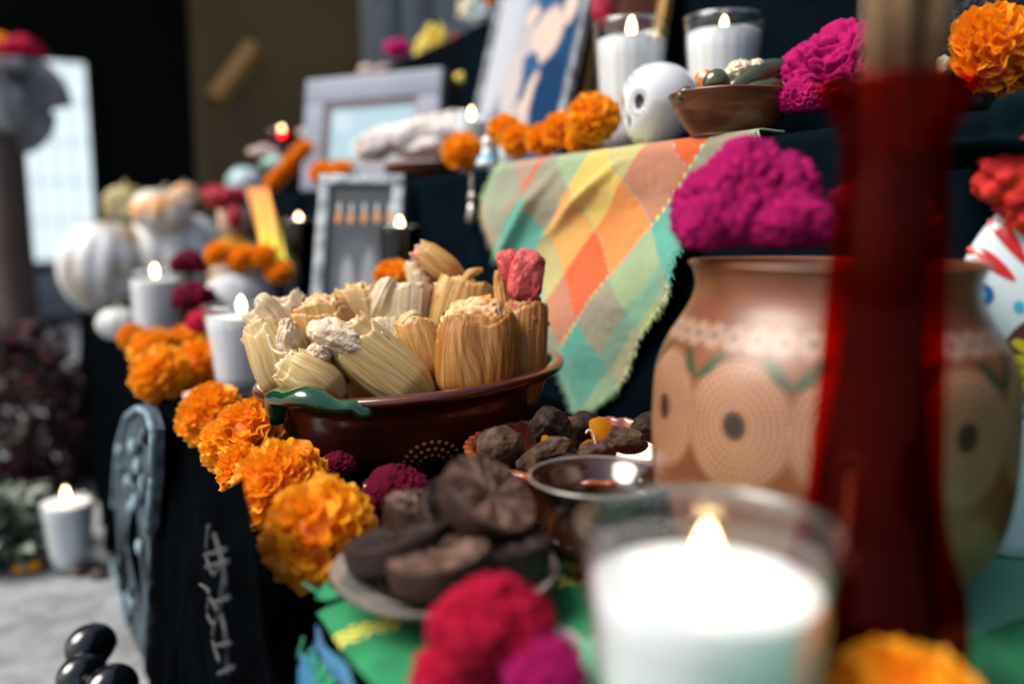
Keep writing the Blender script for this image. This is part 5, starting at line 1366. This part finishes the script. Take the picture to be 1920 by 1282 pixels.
pepper([(1330,150,.655),(1345,160,.65),(1352,172,.648)], .0130, 'short green pepper with its cut end up, near the carrot')
pepper([(1462,162,.655),(1430,172,.65),(1405,176,.648),(1385,184,.648)], .0100, 'slim curved pepper at the front right of the wooden bowl')
pepper([(1298,178,.655),(1285,178,.655),(1268,186,.655)], .0075, 'small grey green pepper at the left rim of the wooden bowl')
pepper([(1480,150,.68),(1450,158,.68),(1420,166,.68)], .013, 'pepper half hidden behind the magenta cockscomb')
o = blob('carrot_slice', at_d(1322,150,.665), .0085,.007,.0075,'carrot',3,.3); tag(o, 'orange carrot slice in the wooden bowl', 'carrot')
for k, (px, py, s_, lb) in enumerate(((1388,132,.010,'pale cauliflower piece on top of the peppers'),(1370,140,.007,'small pale onion piece beside the cauliflower'),(1318,176,.006,'pale shredded onion at the front rim of the bowl'),(1420,128,.008,'peach coloured vegetable piece at the back of the bowl'),(1345,182,.005,'pale onion shred under the short pepper'),(1290,186,.004,'tiny onion shred at the left rim'))):
    o = blob('onion_piece', at_d(px, py, .662), s_, s_*.8, s_*.8, 'onion', k+20, 2.2); tag(o, lb, 'vegetable', 'pickled vegetables in the wooden bowl')
mound = blob('pepper_mound', wbo.location+Vector((0,0,wz*.86)), wr_*.70, wr_*.70, wz*.38, 'pepper', 2, .6); tag(mound, 'heap of dark pickled peppers filling the wooden bowl', 'peppers')
# cockscombs, mortar and marigold to the right
cockscomb(at_d(1585, 160, .655), .055, 'magenta', 'large magenta cockscomb on the middle step behind the red vase', 6, 0, 11, .95, sc=(.058,.05,.047))
cockscomb(at_d(1505, 195, .635), .02, 'magenta', 'small magenta cockscomb lobe hanging at the left of the large one', 6, 0, 12, .95, sc=(.020,.02,.021))
mo = at_d(1790, 60, .70)
mor = thing('stone_mortar', 'dark speckled volcanic stone mortar on the middle step at the right', 'mortar', (mo.x, mo.y, Z1+.004))
M['lava'] = pm('volcanic_stone', (.008,.009,.011), (.10,.105,.11), 160, .8, bs=1.0, bd=.003, bscale=260, lo=.42, hi=.72)
mh_ = .15
L_ = lathe(smoothprof([(.001,.02),(.040,.02),(.055,.035),(.070,.075),(.078,mh_),(.066,mh_),(.050,.08),(.001,.06)],5), 64, lambda p,a,z: p*(1+.03*noise.noise(p*60))); mk('stone_body', L_[0], L_[1], M['lava'], mor)
for k in range(3):
    a = 2*pi*k/3+.5; t_ = tube([(.045*cos(a),.045*sin(a),.04),(.052*cos(a),.052*sin(a),0)], [.018,.011], 12); mk('leg', t_[0], t_[1], M['lava'], mor)
c = at_d(1868, 92, .52); marigold(c, .0275, 'big marigold on the step edge at the top right corner', (-.3,-1,.4), 'marigold heads on the middle step', var=1)
o = blob('pale_stone', at_d(1768,128,.56), .006,.006,.008,'onion',7,.5); tag(o, 'small pale seed beside the mortar', 'seed')
# bread on a tray
M['bread'] = pm('floured_bread', (.50,.34,.22), (.78,.74,.72), 24, .8, bs=.4, bd=.002, bscale=120, lo=.36, hi=.55)
td = 1.16; tc_ = at_d(785, 300, td)
tr = thing('wooden_tray', 'shallow dark wooden tray of floured bread on the middle step', 'tray', (X1+.072, at_X(785,300,X1+.05).y, Z1+.004))
L_ = lathe(smoothprof([(.001,0),(.060,0),(.082,.016),(.086,.020),(.082,.020),(.06,.008),(.001,.006)],4), 64); L_ = ([Vector((p.x*.78, p.y*1.25, p.z)) for p in L_[0]], L_[1]); mk('tray_body', L_[0], L_[1], M['wood'], tr)
for k, (px, py, sx, sz, rt, lb) in enumerate(((715,268,.040,.020,.35,'floured bread roll at the left end of the tray'),(762,258,.040,.020,.25,'floured bread roll second from the left on the tray'),(812,246,.040,.022,.1,'floured bread roll in the middle of the tray'),(858,240,.036,.022,-.1,'floured bread roll near the right end of the tray'),(893,246,.026,.018,-.2,'smallest floured bread roll at the right end of the tray'),(800,275,.045,.014,.1,'flat floured bread roll under the others'))):
    o = blob('bread_roll', at_d(px, py, 1.30), sx*1.15, .028, sz*1.15, 'bread', k+3, .8, rot=(0,-rt,FACE)); tag(o, lb, 'bread', 'floured bread on the wooden tray')
c = at_d(955, 216, 1.05); c.z = Z1+.037; o = blob('white_ornament', c, .016,.016,.036,'white_ceramic',3,.1); tag(o, 'small white ceramic egg shape behind the row of marigolds', 'ornament')
c = at_d(884, 211, 1.20); candle((c.x,c.y,Z1+.004), .028, .024, c.z-Z1-.004, c.z-Z1-.018, 'small candle burning behind the bread tray', fl=.8)
# little blue and white figurine at the step edge and a silver charm hanging
c = at_X(915, 305, X1+.012); fg = thing('figurine', 'tiny blue and white ceramic figurine at the edge of the middle step', 'figurine', (c.x, c.y, Z1+.004))
L_ = lathe(smoothprof([(.001,0),(.013,0),(.014,.006),(.009,.012),(.007,.02),(.001,.022)],4), 24); mk('figurine_body', L_[0], L_[1], M['white_ceramic'], fg)
L_ = lathe(smoothprof([(.0138,.003),(.0125,.009),(.0095,.0125)],3), 24); mk('blue_skirt', [p*1.02 for p in L_[0]], L_[1], M['paint_cyan'], fg)
m_ = ico(3, lambda p: Vector((p.x*.008,p.y*.008,p.z*.009+.027))); mk('head', m_[0], m_[1], M['white_ceramic'], fg)
c = at_X(884, 325, X1-.008); ch = thing('silver_charm', 'small silver charm on a chain hanging from the step left of the cloth', 'charm', c)
M['metal'] = pm('dull_silver', (.45,.43,.40), (.65,.62,.58), 80, .35, metal=.8)
for i in range(4):
    t_ = [(Vector((cos(a)*.0022, sin(a)*.0022*(i%2), sin(a)*.003-.004-i*.0048)) if i%2==0 else Vector((0, cos(a)*.0022, sin(a)*.003-.004-i*.0048))) for a in [k*2*pi/10 for k in range(11)]]
    q = tube(t_, .0007, 6); mk('chain_link', q[0], q[1], M['metal'], ch)
q = ico(3, lambda p: Vector((p.x*.004, p.y*.006, p.z*.007-.028))); mk('charm_head', q[0], q[1], M['metal'], ch)
q = lathe([(.001,-.034),(.004,-.036),(.0075,-.056),(.001,-.058)], 16); mk('charm_body', q[0], q[1], M['metal'], ch)

# things at the far left end of the middle step
c = at_d(460, 345, 2.12); t = thing('ceramic_dome', 'pale teal and white ceramic skull at the far end of the middle step', 'ornament', c)
M['teal_white'] = two_tone('teal_white_glaze', (.30,.50,.52), (.70,.78,.80), 16, .5)
q = ico(4, lambda p: Vector((p.x*.046, p.y*.046, p.z*.042 + (.0 if p.z > 0 else .0)))); mk('dome', q[0], q[1], M['teal_white'], t)
q = lathe([(.001,-.042),(.034,-.042),(.036,-.03),(.001,-.028)], 24); mk('base', q[0], q[1], M['teal_white'], t)
sbz = at_d(530,300,1.92).z; sb0 = at_d(480,300,1.96); sb1 = at_d(588,300,1.80)
b_ = boxm(.50, sb1.y-.02, Z1+.003, .64, sb0.y+.04, sbz-.004, .004); o = mk('small_box', b_[0], b_[1], M['black_cloth'], smooth=False); tag(o, 'small black box under the red glass candle and the shells', 'box')
c = at_d(530, 300, 1.92); candle(tuple(c), .037, .032, at_d(530,248,1.92).z-c.z, at_d(530,262,1.92).z-c.z, 'small candle in red glass burning left of the pale grey frame', gmat='red_glass_small', mat='dark_clay', fl=1.3)
M['shell'] = pm('pale_shell', (.55,.36,.30), (.80,.72,.68), 40, .5)
for k, (px, py, s_, lb) in enumerate(((478,285,.013,'darker shell at the far left of the shell heap'),(498,283,.018,'pale shell left of the red glass candle'),(520,287,.016,'pale shell under the red glass candle'),(575,250,.016,'pale shell against the grey frame, upper one'),(560,285,.018,'pale shell against the grey frame, lower one'))):
    o = blob('sea_shell', at_d(px, py, 1.90), s_*1.25, s_, s_*.75, 'shell', k+40, 1.5); tag(o, lb, 'shell', 'pale shells by the red glass candle')
M['mint'] = pm('mint_paper', (.40,.70,.55), (.65,.85,.75), 20, .7)
o = crumple('mint_paper', at_d(520,308,1.82), .034,.02,.017, 'mint', 4); tag(o, 'crumpled mint green paper below the red glass candle', 'paper')
# small upper step items
cockscomb(at_d(746, 98, 2.02), .034, 'magenta', 'round magenta flower on the small upper step', 5, 0, 5)
for k, (px, py, sx, sz, mm, lb) in enumerate(((692,134,.024,.016,'shell','white shell at the left on the small upper step'),(735,135,.040,.016,'shell','pink shell under the round magenta flower'))):
    o = blob('sea_shell', at_d(px, py, 2.16 if px < 700 else 2.02), sx*1.1, .022, sz, mm, k+60, 1.0); tag(o, lb, 'shell')
o = crumple('mint_paper', at_d(790,140,1.90), .039,.02,.022, 'teal_white', 14); tag(o, 'crumpled pale blue paper on the small upper step', 'paper')
M['yellow_cloth'] = pm('yellow_cloth', (.80,.58,.04), (.88,.72,.14), 12, .7)
def sack(px, py, sx, sz, mat, label, seed, rot=0, d=1.90):
    o = crumple('hanging_cloth', at_d(px, py, d), sx*1.1, .018, sz*1.1, mat, seed, rot=(0,rot,FACE)); return tag(o, label, 'cloth doll')
sack(800, 98, .022, .050, 'yellow_cloth', 'yellow cloth doll, left half, on the small upper step', 3, .35)
sack(828, 100, .018, .056, 'yellow_cloth', 'yellow cloth doll, right half, beside the navy step', 6, -.08)
sack(852, 105, .009, .045, 'crimson', 'red sash beside the yellow cloth doll', 8, .05, 1.84)
sack(812, 120, .007, .034, 'crimson', 'thin red stripe of cloth in front of the yellow doll', 9, .25, 1.86)
o = blob('yellow_fruit', at_d(868,148,1.60), .016,.012,.010,'yellow_cloth',9,.3,rot=(0,.4,FACE)); tag(o, 'small yellow fruit against the navy step', 'fruit')
c = at_d(905, 28, 1.58); o = crumple('teal_cloth', c, .030,.02,.022,'teal_white',21); tag(o, 'teal cloth flower on the corner of the tall upper step', 'cloth flower')
marigold(at_d(925, -2, 1.55), .016, 'marigold on the corner of the tall upper step', group='marigold heads on the upper step')
o = crumple('cream_flower', at_d(878, 18, 1.60), .018,.02,.022,'onion',22); tag(o, 'cream flower behind the teal cloth flower', 'cloth flower')
o = crumple('red_cloth', at_d(1128, 10, 1.05), .010,.012,.028,'crimson',25); tag(o, 'red cloth hanging at the corner of the gilt frame', 'cloth')

# ================================================================== TOMBSTONE ORNAMENT and prints on the table front
XT = XF-.022
tp = [(262,758),(282,768),(293,805),(292,890),(282,1000),(276,1120),(270,1240),(240,1180),(212,1050),(216,930),(224,830),(240,775)]
tpts = [at_X(px, py, XT) for px, py in tp]
tcx = sum((p for p in tpts), Vector())/len(tpts)
tm = thing('tombstone_ornament', 'grey arched tombstone ornament with carved bones leaning on the table front', 'ornament', tcx)
M['tomb'] = pm('grey_blue_foam', (.008,.014,.020), (.06,.10,.13), 40, .7, bs=1, bd=.004, bscale=90, lo=.4, hi=.6)
M['tomb_light'] = pm('pale_carved_foam', (.13,.20,.25), (.24,.34,.40), 60, .7)
vf = [p-tcx for p in tpts]; n = len(vf); V = vf + [p+Vector((.007,0,0)) for p in vf]
mk('slab', V, [tuple(range(n))[::-1], tuple(range(n,2*n))] + [(i,(i+1)%n,n+(i+1)%n,n+i) for i in range(n)], M['tomb'], tm, smooth=False)
for i in list(range(0,4))+[7,8,9,10,11]:
    a, b = vf[i], vf[(i+1)%n]; q = tube([a*.97+Vector((-.002,0,0)), b*.97+Vector((-.002,0,0))], .0034, 6); mk('rim_moulding', q[0], q[1], M['tomb_light'], tm)
rnd = random.Random(4)
for k in range(26):
    t_ = rnd.random(); px = 222+rnd.random()*60*(1-.3*t_); py = 790+t_*380
    c = at_X(px, py, XT-.003)-tcx; q = ico(2, lambda p: Vector((p.x*.005, p.y*rnd.uniform(.008,.016), p.z*rnd.uniform(.006,.011)))); mk('bone_relief', [x+c for x in q[0]], q[1], M['tomb_light'] if k%2 else M['tomb'], tm)
# pale scribbled print on the black cloth
M['print'] = pm('pale_print_ink', (.035,.04,.045), (.06,.065,.07), 80, .6)
pr_ = thing('printed_banner', 'black plastic banner with pale scribbled strokes hanging below the marigolds', 'banner', at_X(400,1100,XF-.030))
pq = [at_X(px,py,XF-.030)-pr_.location for px,py in ((330,1005),(452,880),(500,1290),(398,1290))]
def bl_(a, b): 
    q = pq[3].lerp(pq[2], a).lerp(pq[0].lerp(pq[1], a), b); return q+Vector((.004*sin(a*9)+.002*noise.noise(Vector((a*6,b*6,0))),0,0))
g_ = grid(bl_, 30, 30); mk('banner_sheet', g_[0], g_[1], M['black_plastic'], pr_)
for st__ in ([(392,985),(388,1040),(400,1075),(412,1060)],[(402,1000),(420,1062),(424,1120)],[(376,1095),(392,1110),(390,1150),(402,1170),(408,1145),(394,1120)],[(420,1085),(414,1140),(424,1190),(428,1262)],[(404,1165),(400,1200),(412,1240)],[(384,1040),(424,1030)],[(386,1062),(428,1052)],[(398,1130),(430,1120)],[(402,1210),(432,1205)],[(410,1262),(438,1250)]):
    P_ = [tuple(at_X(px,py,XF-.0385)-pr_.location) for px,py in st__]; q = tube(smoothprof(P_,4), .0011, 5); mk('print_stroke', q[0], q[1], M['print'], pr_)

# ================================================================== GROUND THINGS at the left
M['black_gloss'] = pm('black_gloss', (.004,.006,.008), None, rough=.12, coat=1)
def dark_skull(px, py, d, r, label):
    t = thing('black_skull', label, 'skull', at_d(px, py, d)); 
    def fn(p):
        q = Vector((p.x*.82, p.y, p.z*.9))
        if p.z < -.15: q.z -= .35*min(1,(-.15-p.z)/.5)*(p.y<.3); q.x *= .8
        for sx in (-1,1): q.y += .16*exp(-((p-Vector((sx*.38,-.86,-.1))).length/.2)**2)
        return q*r
    m_ = ico(5, fn); mk('cranium', m_[0], m_[1], M['black_gloss'], t); t.rotation_euler = (0,0,FACE-.6)
    zz = t.location.z-GZ
    L_ = lathe([(.001,-zz),(r*.7,-zz),(r*.45,-zz*.4),(r*.3,-r*.6)], 24); mk('stand', L_[0], L_[1], M['black_gloss'], t); return t
dark_skull(170,1212,.80,.024,'upper glossy black skull at the bottom left on the ground')
dark_skull(152,1268,.76,.022,'lower left glossy black skull cut by the bottom edge')
dark_skull(208,1292,.74,.024,'glossy black skull at the foot of the tombstone ornament')
# leafy plants
def leafy(name, label, c, R, hh_, n, mats, lsize, seed, cat='plant', up=.4):
    t = thing(name, label, cat, c); rnd = random.Random(seed)
    groups = [([], []) for _ in mats]
    for i in range(n):
        a = rnd.uniform(0, 2*pi); z = rnd.random(); r = R*sqrt(rnd.random())*(.55+.45*sin(pi*min(1,z+.15)))
        q = Vector((r*cos(a), r*sin(a), z*hh_)); dd = Vector((cos(a)+rnd.gauss(0,.5), sin(a)+rnd.gauss(0,.5), up+rnd.gauss(0,.4))).normalized()
        s_ = dd.cross(Vector((0,0,1))+Vector((rnd.gauss(0,.3),)*3)).normalized(); L = lsize*rnd.uniform(.6,1.3); wv = L*.33
        V, Fc = groups[rnd.randrange(len(mats))]; b0 = len(V); nn = s_.cross(dd)
        V += [q, q+dd*L*.5+s_*wv+nn*L*.12, q+dd*L-nn*L*.15, q+dd*L*.5-s_*wv+nn*L*.12, q+dd*L*.5]
        Fc += [(b0,b0+1,b0+4),(b0+1,b0+2,b0+4),(b0+2,b0+3,b0+4),(b0+3,b0,b0+4)]
    for k, (V, Fc) in enumerate(groups): stuff(mk('foliage', V, Fc, M[mats[k]], t, smooth=False))
    for k in range(7):
        a = k*.9; s_ = tube([(0,0,0),(R*.2*cos(a),R*.2*sin(a),hh_*.5),(R*.5*cos(a),R*.5*sin(a),hh_*.9)], [.006,.004,.002], 6); mk('stem', s_[0], s_[1], M['stem_brown'], t)
    return t
M['purple_leaf'] = pm('purple_leaf', (.035,.004,.012), (.14,.012,.04), 30, .5); M['purple_leaf2'] = pm('dark_purple_leaf', (.012,.004,.008), (.04,.008,.02), 30, .5)
M['bright_leaf'] = pm('bright_leaf', (.04,.22,.01), (.08,.3,.02), 30, .5)
M['sage'] = pm('sage_leaf', (.06,.09,.06), (.20,.24,.19), 20, .5); M['dark_leaf'] = pm('dark_leaf', (.01,.02,.012), (.03,.05,.03), 20, .5)
c = at_z(40, 905, GZ); leafy('purple_plant', 'bushy dark purple leaved plant on the ground at the left edge', c, .17, .33, 1500, ['purple_leaf','purple_leaf2','purple_leaf2'], .035, 1)
c = at_z(-60, 740, GZ); leafy('green_plant', 'bright green plant peeking in at the left edge', c, .16, .30, 500, ['bright_leaf','dark_leaf'], .05, 2)
c = at_z(20, 1045, GZ); leafy('succulent_heap', 'heap of grey green leaves on the ground beside the ground candle', c, .095, .10, 500, ['sage','dark_leaf','sage'], .035, 3)
c = at_z(150, 880, GZ); leafy('dark_plant', 'low dark foliage behind the ground candle', c, .12, .14, 500, ['dark_leaf','purple_leaf2'], .035, 4)
c = at_z(52, 1062, GZ+.012); o = blob('fallen_petals', c, .020,.012,.007,'petal',5,.8); tag(o, 'orange petals fallen on the ground by the ground candle', 'petals')
for k,(px,py) in enumerate(((150,1070),(185,1075),(170,1060))):
    c = at_z(px, py, GZ+.008); o = blob('dark_pebble', c, .014,.010,.008,'dark_clay',k+5,.5); tag(o, ('dark pebble right below the ground candle','dark pebble farthest right of the ground candle','dark pebble nearest to the altar cloth')[k], 'pebble')
